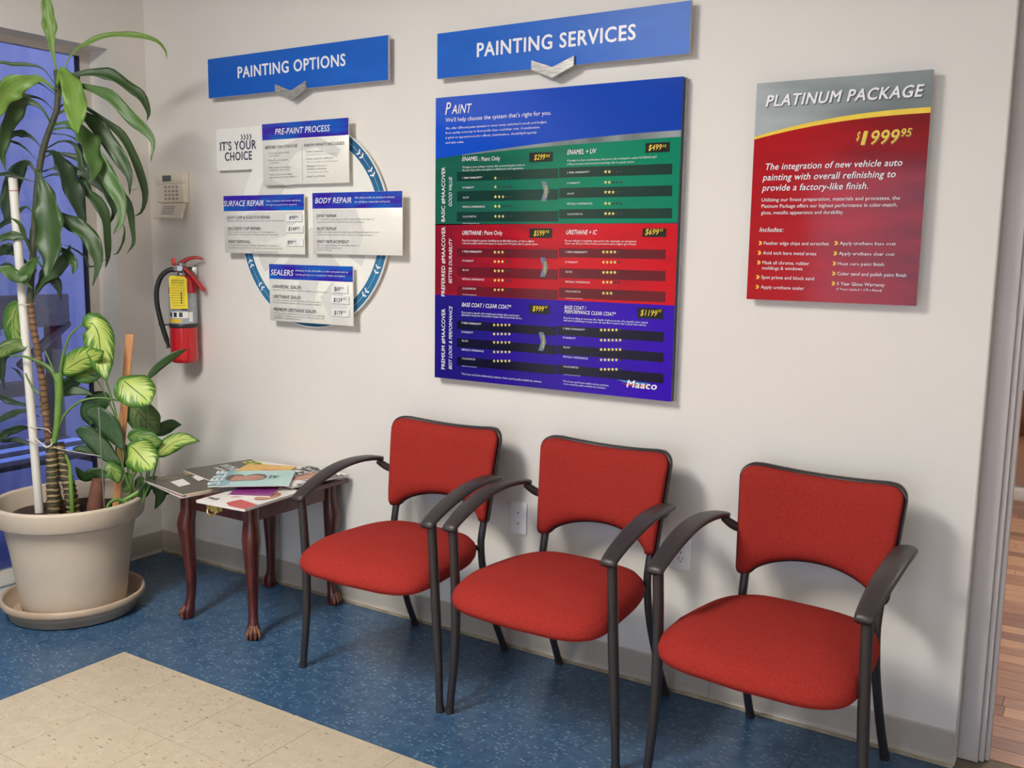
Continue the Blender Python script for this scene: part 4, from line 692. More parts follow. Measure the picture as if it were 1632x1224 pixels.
def arc(u): return 1.6944 + (1.7452-1.6944)*(1-(1-u)**1.7)
n = 24; top = [(PX0+(PX1-PX0)*i/n, arc(i/n)) for i in range(n+1)]
build('printed_field', flat([(PX0,1.4700)]+top+[(PX1,1.4775)], yf-.0004), M_gr, t)
sw = [(PX0+(PX1-PX0)*i/n, arc(i/n)) for i in range(3, n+1)]
build('silver_swoosh', flat(sw+[(x, z-.019*min(1,(x-PX0)*1.4)) for x, z in sw[::-1]], yf-.0008), mat('printed_silver', (150,160,160), .2, rgb2=(96,110,112), scale=8), t)
build('printed_field', MB().box(PX0, PX1, yf-.0004, -.035, 1.2300, 1.4738), M_rd, t)
build('printed_field', MB().box(PX0, PX1, yf-.0004, -.035, PZ0, 1.2300), M_vi, t)
for cx in ('dg','dr','db','bx'):
    for x0, z0, x1, z1, c in BANDS:
        if c == cx: build('price_box' if cx == 'bx' else 'printed_band', MB().box(x0, x1, yf-.0009-(.0004 if cx == 'bx' else 0), yf, z1, z0), mat('band_'+{'dg':'green','dr':'maroon','db':'navy','bx':'black'}[cx], {'dg':(20,58,50),'dr':(104,22,36),'db':(20,18,46),'bx':(28,32,28)}[cx], .12, var=.1, scale=5), t)
def star(mb, x, y, z, r):
    mb.add([(x,y,z)]+[(x+math.sin(2*PI*k/10)*(r if k%2==0 else r*.42), y, z+math.cos(2*PI*k/10)*(r if k%2==0 else r*.42)) for k in range(10)], [(0,k+1,(k+1)%10+1) for k in range(10)])
for on in (1, 0):
    mb = MB()
    for x, z, k in STARS:
        if k == on: star(mb, x, yf-.0014, z, .0062)
    build('rating_stars', mb, mat('star_yellow', (238,222,130), .3) if on else mat('star_dark', (34,40,40), .3), t)['kind'] = 'stuff'
for k, (x0, z0, x1, z1) in enumerate(ARROWS):
    h = z0-z1; zc = (z0+z1)/2; wd = (x1-x0)
    build('upgrade_arrow', flat([(x0,z0),(x0+wd*.6,z0),(x1,zc),(x0+wd*.6,z1),(x0,z1),(x0+wd*.35,zc)], yf-.0014), mat('arrow_steel', (120,142,160), .25, rgb2=(86,104,120)), t)
put_text('paint', yf-.0022, t)
# maker's logo details: dark shadow, rule and red swoosh
xl0, xl1, zl = 2.288, 2.405, .984
build('logo_swoosh', flat([(xl0+.005,zl+.005),(xl1,zl+.002),(xl1-.01,zl-.003),(xl0+.03,zl-.001)], yf-.0016), mat('logo_teal', (70,150,180), .3), t)
build('logo_swoosh', flat([(xl0+.02,zl-.006),(xl1+.002,zl-.004),(xl1-.012,zl-.012),(xl0+.05,zl-.011)], yf-.0016), mat('logo_red', (190,34,40), .3), t)

# platinum poster
t = thing('price_poster', 'red poster with silver top reading PLATINUM PACKAGE near the doorway', 'poster', (2.93,-.03,1.2585))
GX0, GX1, GZ0, GZ1 = 2.6975, 3.1575, 1.2585, 1.861
build('panel', MB().box(GX0, GX1, -.0354, -.022, GZ0, GZ1, .0008, 1), M_edge, t)
standoffs(t, (GX0+.08, GX1-.08), (GZ0+.08, GZ1-.08), -.0225)
M_plat = grad('platinum_silver', (176,184,186), (112,122,124), 'X', GX0, GX1-.1, .14, noise=.25, nscale=4)
M_plr = grad('platinum_red', (178,24,34), (104,20,28), 'X', GX0+.12, GX1+.1, .1, noise=.28, nscale=5)
build('printed_field', MB().box(GX0, GX1, -.036, -.035, 1.68, GZ1), M_plat, t)
def ga(x, lo): 
    u = (x-GX0)/(GX1-GX0); return (1.7075 if lo else 1.7146) + ((.046 if lo else .053))*(1-(1-u)**2.2)
xs = [GX0+(GX1-GX0)*i/24 for i in range(25)]
build('printed_field', flat([(GX0,GZ0)]+[(x, ga(x,1)+.002) for x in xs]+[(GX1,GZ0)], -.0364), M_plr, t)
build('yellow_stripe', flat([(x, ga(x,1)) for x in xs]+[(x, ga(x,0)) for x in xs[::-1]], -.0368), mat('stripe_yellow', (240,205,40), .25, var=.04), t)
put_text('platinum', -.0372, t, dx=.0018, dz=-.0022, ink=mat('text_shadow', (70,72,76), .4), only=('PLATINUM PACKAGE',), cols=('w',))
put_text('platinum', -.0372, t, dx=.002, dz=-.003, ink=mat('gold_shadow', (150,70,30), .4), only=('1','999','95','$'), cols=('y',))
put_text('platinum', -.0384, t)
mb = MB()
for x, z in BULLETS:
    for d in (0, .0035): mb.add([(x-.004+d,-.0376,z+.0055),(x-.0005+d,-.0376,z+.0055),(x+.0035+d,-.0376,z),(x-.0005+d,-.0376,z-.0055),(x-.004+d,-.0376,z-.0055),(x-.0005+d,-.0376,z)], [(0,1,2,5),(5,2,3,4)])
build('bullet_marks', mb, mat('bullet_gold', (240,190,60), .4), t)['kind'] = 'stuff'

# round display with four cards
DC = (.9725, 1.464); DR = .386
t = thing('round_display', "round white display with blue arrow ring and four option cards, IT'S YOUR CHOICE tab", 'sign', (DC[0],-.02,DC[1]-DR))
circ = [(DC[0]+DR*math.cos(2*PI*i/96), DC[1]+DR*math.sin(2*PI*i/96)) for i in range(96)]
build('disc', MB().prism(circ[::-1], -.0200, -.012, 'y'), M_white, t)
def rr(x0, x1, z0, z1, r, k=5):
    P = []
    for cx, cz, a0 in ((x1-r,z1-r,0),(x0+r,z1-r,90),(x0+r,z0+r,180),(x1-r,z0+r,270)):
        for i in range(k+1):
            a = math.radians(a0+90*i/k); P.append((cx+r*math.cos(a), cz+r*math.sin(a)))
    return P
build('tab', MB().prism(rr(.4535,.80,1.6893,1.854,.014)[::-1], -.0202, -.0122, 'y'), M_white, t)
build('standoff', MB().tube([(.55,-.0125,1.77),(.55,-.0012,1.77)], .008, 10).tube([(.9,-.0125,1.2),(.9,-.0012,1.2)], .008, 10).tube([(1.1,-.0125,1.72),(1.1,-.0012,1.72)], .008, 10), M_stand, t)
def band(r0, r1, a0, a1, y, k=60):
    A = [math.radians(a0+(a1-a0)*i/k) for i in range(k+1)]; mb = MB()
    vs = [(DC[0]+r*math.cos(a), y, DC[1]+r*math.sin(a)) for a in A for r in (r0, r1)]
    return mb.add(vs, [(2*i,2*i+1,2*i+3,2*i+2) for i in range(k)])
M_ring = mat('ring_blue', (54,120,160), .25, rgb2=(42,98,140), scale=5)
build('blue_ring', band(DR-.045, DR-.004, -172, 78, -.0204), M_ring, t)
mb = MB()
for a in [x*1.1-172 for x in range(228)]:
    mb.v and None
    q = band(DR-.0255, DR-.0235, a, a+.5, -.0208, 1); mb.add(q.v, q.f)
build('dotted_line', mb, M_ink['w'], t)['kind'] = 'stuff'
mb = MB()
for ang in (46.5, 33.0, -25, -41.6, -156.1, -139.4, 62, -58):
    for da in (-1.6, 1.6):
        mb = MB(); a = math.radians(ang+da); rc = DR-.0245
        er = Vector((math.cos(a),0,math.sin(a))); et = Vector((math.sin(a),0,-math.cos(a))); c0 = Vector((DC[0],-.0212,DC[1]))+er*rc
        pts = [c0+er*.012-et*.006, c0+er*.012+et*.001, c0+et*.009, c0-er*.012+et*.001, c0-er*.012-et*.006, c0+et*.002]
        mb.add(pts, [(0,1,2,5),(5,2,3,4)]); build('ring_arrow', mb, M_ink['w'], t)
M_wm = mat('watermark_grey', (219,217,211), .35, var=.02)
wm = MB(); q = band(.20, .31, 100, 215, -.0203); wm.add(q.v, q.f)
q = band(.0, .30, 225, 315, -.0203); wm.add(q.v, q.f)
q = band(.20, .29, -30, 20, -.0203); wm.add(q.v, q.f)
build('watermark', wm, M_wm, t)
put_text('disc', -.0212, t)
mb = MB()
for k in range(4):
    x = .597+k*.0165; z = 1.815
    mb.add([(x,-.0212,z+.011),(x+.006,-.0212,z+.011),(x+.013,-.0212,z),(x+.006,-.0212,z-.011),(x,-.0212,z-.011),(x+.007,-.0212,z)], [(0,1,2,5),(5,2,3,4)])
build('tab_arrows', mb, M_ink['g'], t)['kind'] = 'stuff'
M_card = mat('card_white', (240,238,228), .3, var=.01)
M_head = grad('card_header', (20,104,196), (58,38,160), 'Z', -5, 5, .1, noise=.75, nscale=7, stretch=(1,1,5))
CARDS = {'pre': (.7442,1.1885,1.623,1.8551,1.794,'card headed PRE-PAINT PROCESS, topmost'), 'surf': (.5165,.9615,1.359,1.5865,1.526,'card headed SURFACE REPAIR, on the left'),
         'body': (1.0045,1.4370,1.362,1.5895,1.531,'card headed BODY REPAIR, on the right'), 'seal': (.7680,1.2035,1.0975,1.3195,1.2615,'card headed SEALERS, lowest')}
WM = {'pre': [[(.86,1.62),(.775,1.66),(.82,1.76),(.93,1.791),(1.05,1.79),(1.15,1.745),(1.13,1.715),(1.03,1.755),(.93,1.745),(.88,1.70),(.90,1.66),(.93,1.625)]],
      'surf': [[(.53,1.50),(.62,1.42),(.75,1.405),(.86,1.43),(.94,1.50),(.955,1.522),(.70,1.522),(.60,1.50)]],
      'body': [[(1.03,1.365),(1.05,1.527),(1.22,1.527),(1.26,1.45),(1.22,1.365)]],
      'seal': [[(.90,1.10),(.93,1.259),(1.03,1.259),(.99,1.10)],[(1.10,1.10),(1.04,1.20),(1.10,1.259),(1.17,1.2),(1.17,1.10)]]}
for k, (x0, x1, z0, z1, zh, lab) in CARDS.items():
    c = build('card', MB().box(x0, x1, -.0450, -.0415, z0, z1, .0006, 1), M_card, t); c['label'] = lab
    build('header_strip', MB().box(x0+.0005, x1-.0005, -.0456, -.0449, zh, z1-.0005), M_head, c)
    mb = MB()
    for P in WM[k]: mb.add([(x,-.04535,z) for x, z in P], [tuple(range(len(P)))])
    build('watermark', mb, M_wm, c)
    for b, a, z_a, b_, z_b in PBOX:
        if b == k:
            build('price_tag', MB().box(a, b_, -.0461, -.0451, z_b, z_a), mat('price_tag_white', (238,238,234), .35), c)
            build('price_tag_edge', MB().box(a+.001, b_+.0015, -.0455, -.0451, z_b-.0015, z_a-.001), M_ink['k'], c)
    if k == 'pre': build('divider', MB().box(.9553,.9561,-.0455,-.0451,1.635,1.772), M_ink['m'], c)
    put_text(k, -.0466, c)
    build('spacer', MB().box((x0+x1)/2-.05, (x0+x1)/2+.05, -.0415, -.0205, (z0+z1)/2-.04, (z0+z1)/2+.04), M_blk, t)

# ------------------------------------------------------------------ switch plate, outlet, keypad
M_plate = mat('plate_white', (248,247,244), .3, var=.01)
t = thing('blank_wall_plate', 'white blank wall plate between the left and middle chairs', 'wall plate', (1.917,0,.415))
build('cover', MB().box(1.885,1.949,-.009,0,.415,.5265,.002), M_plate, t)
for z in (.452,.490): build('screw', MB().tube([(1.917,-.0105,z),(1.917,-.008,z)], .0032, 10), M_stand, t)
t = thing('wall_outlet', 'white duplex power outlet low on the wall between the middle and right chairs', 'outlet', (2.517,0,.403))
build('cover', MB().box(2.483,2.551,-.008,0,.403,.517,.002), M_plate, t)
for z in (.438,.482):
    b = build('socket', MB().prism(rr(2.500,2.534,z-.014,z+.014,.010)[::-1], -.0085, -.005, 'y'), M_plate, t)
    build('slots', MB().box(2.5095,2.5115,-.0088,-.008,z-.002,z+.007).box(2.5225,2.5245,-.0088,-.008,z-.002,z+.006).tube([(2.517,-.0088,z-.008),(2.517,-.008,z-.008)], .0025, 8), M_ink['d'], b)
build('screw', MB().tube([(2.517,-.0095,.46),(2.517,-.007,.46)], .003, 10), M_stand, t)
M_key = mat('keypad_beige', (238,229,212), .45, var=.02)
t = thing('alarm_keypad', 'beige alarm keypad with flip cover on the wall above the fire extinguisher', 'keypad', (.165,0,1.5))
build('body', MB().box(.078,.258,-.028,0,1.565,1.692,.005), M_key, t)
build('upper_cover', MB().box(.076,.260,-.032,-.02,1.643,1.694,.004), M_key, t)
build('display', MB().box(.128,.182,-.0335,-.031,1.653,1.678), mat('lcd_grey', (98,104,112), .25), t)
for r in range(4):
    for c in range(4): build('button', MB().box(.133+c*.024,.147+c*.024,-.0305,-.0275,1.576+r*.0165,1.5855+r*.0165,.0012,1), mat('button_grey', (176,170,160), .5), t)
fl = MB(); fl.add([(.078,-.028,1.562),(.262,-.028,1.562),(.262,-.052,1.500),(.078,-.052,1.500),(.078,-.022,1.562),(.262,-.022,1.562),(.262,-.046,1.498),(.078,-.046,1.498)], [(0,3,2,1),(4,5,6,7),(0,1,5,4),(2,3,7,6),(0,4,7,3),(1,2,6,5)])
c = build('flip_cover', fl, M_key, t)
mb = MB()
for k in range(5): z = 1.548-k*.0075; y = -.0285-(1.562-z)*.387-.0003; mb.box(.13,.205,y-.0004,y,z-.0012,z+.0012)
build('instruction_lines', mb, M_ink['m'], c)['kind'] = 'stuff'

# ------------------------------------------------------------------ fire extinguisher (local x runs along the wall side seen)
EB = (.282,-.072,.897)
t = thing('fire_extinguisher', 'red fire extinguisher with black hose and yellow inspection tag hung on the wall', 'fire extinguisher', EB, rotz=math.radians(32.3)); t['base'] = (0,0,0)
M_er = mat('extinguisher_red', (196,28,36), .22, var=.04, scale=4, coat=.4)
build('cylinder', MB().lathe([(0,0),(.048,0),(.0545,.006),(.056,.02),(.056,.31),(.053,.33),(.043,.35),(.028,.362),(.018,.366),(0,.366)], n=32), M_er, t)
build('label_sheet', MB().lathe([(.0566,.166),(.0566,.292)], n=32), mat('label_grey', (186,190,200), .4, rgb2=(150,156,170), scale=40), t)
build('strap', MB().lathe([(.0575,.148),(.059,.150),(.059,.164),(.0575,.166)], n=32), M_blk2, t)
def arcpatch(r, a0, a1, z0, z1, k=10):
    A = [math.radians(a0+(a1-a0)*i/k) for i in range(k+1)]
    return MB().add([(r*math.cos(a), r*math.sin(a), z) for a in A for z in (z0,z1)], [(2*i,2*i+2,2*i+3,2*i+1) for i in range(k)], True)
build('yellow_strip', arcpatch(.0570,-150,-78,.170,.186), mat('label_yellow', (236,196,60), .4), t)
build('pictogram_row', arcpatch(.0570,-140,-50,.190,.216), M_white, t)
for a in (-135,-112,-88): build('pictogram', arcpatch(.0573,a,a+14,.194,.213,4), M_ink['k'], t)
build('printed_block', arcpatch(.0570,-150,-40,.225,.272), mat('label_blue_grey', (150,158,178), .4, rgb2=(196,200,208), scale=90), t)
build('printed_block', arcpatch(.0573,-80,-55,.222,.238), M_ink['k'], t)
build('barcode_block', arcpatch(.0573,-48,-30,.174,.216), M_white, t)
M_val = mat('valve_metal', (170,168,162), .25, metal=.9)
build('valve', MB().lathe([(0,.355),(.02,.355),(.02,.375),(.013,.38),(.013,.402),(.018,.405),(.018,.418),(0,.42)], n=16).tube([(-.04,0,.386),(.02,0,.386)], .007, 10), M_val, t)
build('gauge', MB().tube([(.0,-.012,.395),(.0,-.026,.395)], .012, 14), M_val, t)
M_lev = mat('lever_red', (190,34,40), .3, coat=.3)
build('carry_handle', MB().tube(smooth_path([(-.012,0,.402),(.01,0,.395),(.045,0,.36),(.092,0,.302)],10), [.009]*11, 8, flat=1.3), M_lev, t)
build('trigger_lever', MB().tube(smooth_path([(-.018,0,.405),(.0,0,.418),(.03,0,.435),(.06,0,.44),(.09,0,.434)],10), [.012,.012,.011,.01,.009,.008,.007,.007,.006,.006,.005], 8, flat=1.3), M_lev, t)
build('safety_pin', MB().tube([(-.02,-.02,.404),(.012,-.02,.404)], .0025, 6).tube([(-.02+.011*math.cos(a*PI/6),-.02,.404+.011*math.sin(a*PI/6)) for a in range(13)], .0015, 5), M_val, t)
build('tamper_tag', MB().box(-.038,-.022,-.014,-.0125,.405,.436,.0005,1), mat('tamper_red', (232,70,60), .5), t)
hp = smooth_path([(-.030,0,.388),(-.055,-.002,.385),(-.085,-.005,.36),(-.104,-.008,.31),(-.106,-.008,.25),(-.097,-.006,.19),(-.083,-.004,.13),(-.072,0,.088)],28)
build('hose', MB().tube(hp, .0105, 10), M_blk2, t)
build('hose_fitting', MB().tube([(-.046,0,.388),(-.022,0,.388)], .0085, 10), M_val, t)
build('nozzle', MB().tube([(-.073,0,.09),(-.068,0,.07),(-.0655,0,.058)], [.009,.007,.010], 10), M_blk2, t)
build('hose_clip', MB().box(-.104,-.054,-.006,.006,.154,.160), M_blk2, t)
build('wall_bracket', MB().box(.0,.05,.045,.06,.30,.40,.002), M_val, t)
tg = build('inspection_tag', MB().add([(-.034,-.062,.357),(.040,-.062,.352),(.043,-.066,.229),(-.029,-.066,.228),(-.024,-.061,.366),(.030,-.061,.362)], [(0,3,2,1),(0,1,5,4)]).add([(-.034,-.0612,.357),(.040,-.0612,.352),(.043,-.0652,.229),(-.029,-.0652,.228)], [(0,1,2,3)]), mat('tag_yellow', (244,218,40), .55, var=.03), t)
mb = MB()
for k in range(11):
    z = .346-k*.0102; y = -.0632-(.357-z)*.031; x0_ = -.026+.0004*k; x1_ = .034-random.random()*.01
    if k in (0, 1): text_into(mb, ('INSPECTION','RECORD')[k], (x0_+.004,y-.0003,z-.003), (1,0,0), (0,0,1), .05, .006, 0, 1)
    else: mb.add([(x0_,y-.0003,z),(x1_,y-.0003,z),(x1_,y-.0003,z-.0012),(x0_,y-.0003,z-.0012)], [(0,3,2,1)])
mb.box(.015,.019,-.0674,-.0671,.25,.30)
build('tag_print', mb, mat('tag_ink', (110,100,50), .6), tg)['kind'] = 'stuff'
build('tag_wire', MB().tube([(.003,-.063,.357),(.002,-.04,.375),(.0,-.018,.39)], .0012, 5), M_val, t)

# ------------------------------------------------------------------ chairs
def seat_mesh():
    # outline (x, y): front is -y
    n = 64; pts = []
    for i in range(n):
        a = 2*PI*i/n; c, s_ = math.cos(a), math.sin(a); e = .29 if s_ < 0 else .50
        px = (abs(c)**e)*(1 if c > 0 else -1); py = (abs(s_)**(e+.08))*(1 if s_ > 0 else -1)
        hw = .258 - .043*((py+1)/2)**1.4; x = px*hw; y = py*.225 - .385
        if py < 0: y -= .030*(1-abs(px)**2.4)*(-py)
        pts.append((x, y))
    cx, cy = 0, -.385; mb = MB(); vs = []; L_ = []
    prof = [(0,.474),(.3,.472),(.6,.466),(.80,.456),(.92,.444),(.98,.428),(1.0,.410),(.99,.394),(.955,.380),(.88,.372),(.5,.368),(0,.368)]
    for f, z in prof:
        for x, y in pts:
            q = cy+(y-cy)*f
            dz = -.020*max(0,(-(q)-.46))/.15*(1 if z > .38 else .3)       # waterfall front
            if z > .43: dz -= .010*max(0,1-abs(x*f)/.16)*max(0,min(1,(q+.62)/.2))*max(0,min(1,(-.2-q)/.2))
            vs.append((cx+(x-cx)*f, q, z+dz))
    fs = [(i*n+j, (i+1)*n+j, (i+1)*n+(j+1)%n, i*n+(j+1)%n) for i in range(len(prof)-1) for j in range(n)]
    return mb.add(vs, fs, True)
def backrest(yoff, thick, grow, bulge, rows=19, cols=41):
    HW, r = .2285+grow, .038+grow
    def top(ax):
        z = .800+grow - .012*(1-min(1,ax/.17)**2)
        return z - (r-math.sqrt(max(0, r*r-(ax-(HW-r))**2)) if ax > HW-r else 0)
    def bot(ax):
        k = .188
        z = (.486 - (k-ax)*.0 + .058*(1-(ax/k)**2)**.62 if ax < k else .486)-grow
        rb = .018
        return z + (rb-math.sqrt(max(0, rb*rb-(ax-(HW-rb))**2)) if ax > HW-rb else 0)
    front = []; back = []
    for i in range(rows):
        v = i/(rows-1)
        for j in range(cols):
            u = -1+2*j/(cols-1); u2 = math.sin(u*PI/2)*.8+u*.2; ax = abs(u2)*HW
            zt = top(ax); zb = bot(ax); z = zb+(zt-zb)*v
            k = 1-.085*min(1,max(0,(.76-z)/.28)); x = u2*HW*k
            e = min(1, min(v,1-v)*7)**.5*min(1,(1-abs(u2))*10)**.5
            yb = -.155+.055*(z-.45)/.35 - .045*(u2**2)+.02+yoff
            front.append((x, yb-thick*.5-bulge*e, z)); back.append((x, yb+thick*.5, z))
    mb = MB(); N_ = rows*cols; fs = []
    for i in range(rows-1):
        for j in range(cols-1):
            a = i*cols+j; fs.append((a,a+1,a+cols+1,a+cols)); fs.append((N_+a,N_+a+cols,N_+a+cols+1,N_+a+1))
    edge = [j for j in range(cols)]+[i*cols+cols-1 for i in range(1,rows)]+[(rows-1)*cols+j for j in range(cols-2,-1,-1)]+[i*cols for i in range(rows-2,0,-1)]
    m_ = len(edge)
    for k in range(m_): a, b = edge[k], edge[(k+1)%m_]; fs.append((b,a,N_+a,N_+b))
    return mb.add(front+back, fs, True)
def arm_mesh(s):
    path = smooth_path([(.248,-.165,.650),(.256,-.215,.660),(.262,-.29,.664),(.264,-.37,.657),(.263,-.45,.638),(.261,-.525,.610),(.260,-.575,.584)], 18)
    wid = [.014,.020,.025,.0275,.029,.0295,.030,.030,.0300,.030,.0300,.030,.029,.028,.027,.026,.025,.024,.021]
    vs = []; k = 12
    for i, p in enumerate(path):
        t_ = (path[min(i+1,18)]-path[max(i-1,0)]).normalized(); side = t_.cross(Vector((0,0,1))).normalized(); up_ = side.cross(t_).normalized()
        for j in range(k):
            a = 2*PI*j/k; ca, sa = math.cos(a), math.sin(a)
            q = p + side*(wid[i]*(abs(ca)**.7)*(1 if ca > 0 else -1)) + up_*(.0085*(abs(sa)**.7)*(1 if sa > 0 else -1))
            vs.append((q.x*s, q.y, q.z))
    fs = [(i*k+j, i*k+(j+1)%k, (i+1)*k+(j+1)%k, (i+1)*k+j) for i in range(18) for j in range(k)]+[tuple(range(k))[::-1], tuple(range(18*k,19*k))]
    if s < 0: fs = [f[::-1] for f in fs]
    return MB().add(vs, fs, True)
def make_chair(label):
    t = thing('waiting_room_chair', label, 'chair', (0,0,0), 'red armchairs along the wall')
    build('seat', seat_mesh(), M_red, t)
    build('seat_pan', MB().box(-.15,.15,-.54,-.25,.357,.3715,.006), M_blk, t)
    build('backrest', backrest(-.004, .012, -.007, .018), M_red, t)
    build('backrest_shell', backrest(.008, .014, .0, .0), M_blk, t)
    for s in (-1, 1):
        build('armrest', arm_mesh(s), M_blk, t)
        build('arm_bracket', MB().tube(smooth_path([(s*.190,-.140,.612),(s*.220,-.158,.618),(s*.248,-.185,.645)],6), [.012,.012,.013,.013,.013,.012,.010], 8), M_blk, t)
        fp = smooth_path([(s*.262,-.548,.592),(s*.262,-.540,.50),(s*.263,-.530,.36),(s*.269,-.524,.20),(s*.282,-.530,.012)], 14)
        g = build('leg', MB().tube(fp, [.0145]*9+[.0142,.0138,.0132,.0126,.012,.0115], 12, up=(1,0,0)), M_blk2, t)
        build('foot_cap', MB().tube([(s*.282,-.530,.018),(s*.283,-.5305,0)], .0135, 12), M_blk, g)
        rp = smooth_path([(s*.190,-.128,.66),(s*.188,-.140,.56),(s*.186,-.165,.46),(s*.186,-.172,.40),(s*.188,-.150,.28),(s*.193,-.090,.12),(s*.197,-.038,.012)], 16)
        g = build('leg', MB().tube(rp, .0125, 12, up=(1,0,0), flat=.9), M_blk2, t)
        build('foot_cap', MB().tube([(s*.1965,-.042,.02),(s*.1978,-.034,0)], .0138, 12), M_blk, g)
    build('crossbar', MB().tube([(-.26,-.525,.39),(.26,-.525,.39)], .008, 8), M_blk2, t)
    build('crossbar', MB().tube([(-.187,-.178,.402),(.187,-.178,.402)], .009, 8), M_blk2, t)
    return t
def copy_tree(o, parent=None):
    c = o.copy(); COL.objects.link(c); c.parent = parent
    for ch in list(o.children): copy_tree(ch, c)
    return c
chair = make_chair('red fabric armchair beside the magazine table, leftmost of the three')
c2 = copy_tree(chair); c2['label'] = 'red fabric armchair in the middle of the row of three'
c3 = copy_tree(chair); c3['label'] = 'red fabric armchair nearest the doorway, under the PLATINUM PACKAGE poster'
for c, x, y, a in ((chair, 1.692, -.008, .2), (c2, 2.304, -.006, -1.7), (c3, 2.972, -.018, -4.0)):
    c.location = (x, y, 0); c.rotation_euler = (0,0,math.radians(a))

# ------------------------------------------------------------------ side table
TX0, TX1, TY0, TY1 = .735, 1.115, -.485, -.035
tbl = thing('side_table', 'dark mahogany side table with curved clawfoot legs and brass drawer pull', 'table', ((TX0+TX1)/2,(TY0+TY1)/2,0))
build('tabletop', MB().box(TX0-.025, TX1+.03, TY0-.03, TY1+.022, .487, .506, .005, 3), M_maho, tbl)
build('apron', MB().box(TX0+.02,TX0+.036,TY0+.02,TY1-.02,.425,.487).box(TX1-.036,TX1-.02,TY0+.02,TY1-.02,.425,.487).box(TX0+.02,TX1-.02,TY1-.036,TY1-.02,.425,.487), M_maho, tbl)
dr = build('drawer_front', MB().box(TX0+.045,TX1-.045,TY0+.006,TY0+.03,.428,.485,.003), M_maho, tbl)
# brass pull: bat-wing plate with a bail
px, pz, py = (TX0+TX1)/2, .450, TY0+.006
bw = [(-.044,.004),(-.040,.014),(-.030,.010),(-.022,.016),(-.010,.012),(0,.019),(.010,.012),(.022,.016),(.030,.010),(.040,.014),(.044,.004),(.038,-.004),(.030,-.003),(.020,-.012),(.008,-.010),(0,-.018),(-.008,-.010),(-.020,-.012),(-.030,-.003),(-.038,-.004)]
pl_ = build('drawer_pull', MB().prism([(px+a, pz+b) for a, b in bw], py-.002, py+.001, 'y'), M_brass, dr)
pl2 = MB().tube(smooth_path([(px-.024,py-.004,pz+.002),(px-.024,py-.014,pz-.006),(px-.014,py-.018,pz-.018),(px,py-.019,pz-.022),(px+.014,py-.018,pz-.018),(px+.024,py-.014,pz-.006),(px+.024,py-.004,pz+.002)],16), .0028, 8)
for sx in (-.024,.024): pl2.tube([(px+sx,py-.001,pz+.002),(px+sx,py-.010,pz+.002)], [.006,.004], 8)
o_ = build('drawer_pull', pl2, M_brass, dr)
def leg(cx, cy, dx, dy):
    prof = [(.487,.0235,0),(.44,.0235,0),(.415,.025,.000),(.392,.0285,.006),(.365,.030,.010),(.33,.0275,.008),(.28,.0245,.004),(.20,.0205,-.001),(.13,.0175,-.003),(.085,.0165,.0),(.06,.0175,.005),(.045,.021,.009),(.028,.024,.012),(.012,.023,.013),(0.002,.019,.012)]
    vs = []; n = 16
    for z, r, o in prof:
        e = 4.5 if z > .4 else (3 if z > .3 else 2.3)
        for j in range(n):
            a = 2*PI*(j+.5)/n; c, s_ = math.cos(a), math.sin(a); k = (abs(c)**e+abs(s_)**e)**(-1/e)
            vs.append((cx+dx*o+c*k*r, cy+dy*o+s_*k*r, z))
    fs = [(i*n+j, i*n+(j+1)%n, (i+1)*n+(j+1)%n, (i+1)*n+j) for i in range(len(prof)-1) for j in range(n)]
    g = build('leg', MB().add(vs, fs, True).add(vs[:n], [tuple(range(n))]).add(vs[-n:], [tuple(range(n))[::-1]]), M_maho, tbl)
    mb = MB()
    for da in (-.8,-.27,.27,.8):
        a = math.atan2(dy, dx)+da; ux, uy = math.cos(a), math.sin(a); ox, oy = cx+dx*.012, cy+dy*.012
        mb.tube([(ox+ux*.012,oy+uy*.012,.05),(ox+ux*.024,oy+uy*.024,.034),(ox+ux*.030,oy+uy*.030,.018),(ox+ux*.026,oy+uy*.026,.004)], [.005,.007,.0065,.003], 6)
    build('claw_toes', mb, M_worn, g)
for cx, cy, dx, dy in ((TX0+.024,TY0+.024,-.7,-.7),(TX1-.024,TY0+.024,.7,-.7),(TX0+.024,TY1-.024,-.7,.1),(TX1-.024,TY1-.024,.7,.1)): leg(cx, cy, dx, dy)

# ------------------------------------------------------------------ magazines
def magazine(label, cx, cy, z, wd, ht, rot, cover, art, sag=.0, th=.0055):
    t = thing('magazine', label, 'magazine', (cx,cy,z), 'magazines on the side table', math.radians(rot)); t['base'] = (0,0,0)
    n = 8
    def sheet(z0, z1, ins):
        vs = []
        for i in range(n+1):
            x = -wd/2+ins+(wd-2*ins)*i/n; b = -sag*(abs(x)/(wd/2))**2
            for y in (-ht/2+ins, ht/2-ins):
                for zz in (z0, z1): vs.append((x, y, zz+b))
        fs = []
        for i in range(n):
            a = i*4; fs += [(a,a+2,a+6,a+4),(a+1,a+5,a+7,a+3),(a,a+4,a+5,a+1),(a+2,a+3,a+7,a+6)]
        fs += [(0,1,3,2),(n*4,n*4+2,n*4+3,n*4+1)]
        return MB().add(vs, fs)
    build('pages', sheet(0, th-.0006, .0008), M_paper, t)
    build('cover', sheet(th-.0006, th, 0), cover, t)
    for k_, (nm, kind, data, m_) in enumerate(art):
        mb = MB(); zt = th+.0004+.0003*k_
        if kind == 'poly':
            for P in data: mb.add([(x*wd/2, y*ht/2, zt) for x, y in P], [tuple(range(len(P)))])
        elif kind == 'text':
            for s_, x, y, w_, c_, ang, it in data:
                a = math.radians(ang); text_into(mb, s_, (x*wd/2, y*ht/2, zt+.0003), (math.cos(a),math.sin(a),0), (-math.sin(a),math.cos(a),0), w_, c_, it, 2)
        build(nm, mb, m_, t)
    return t
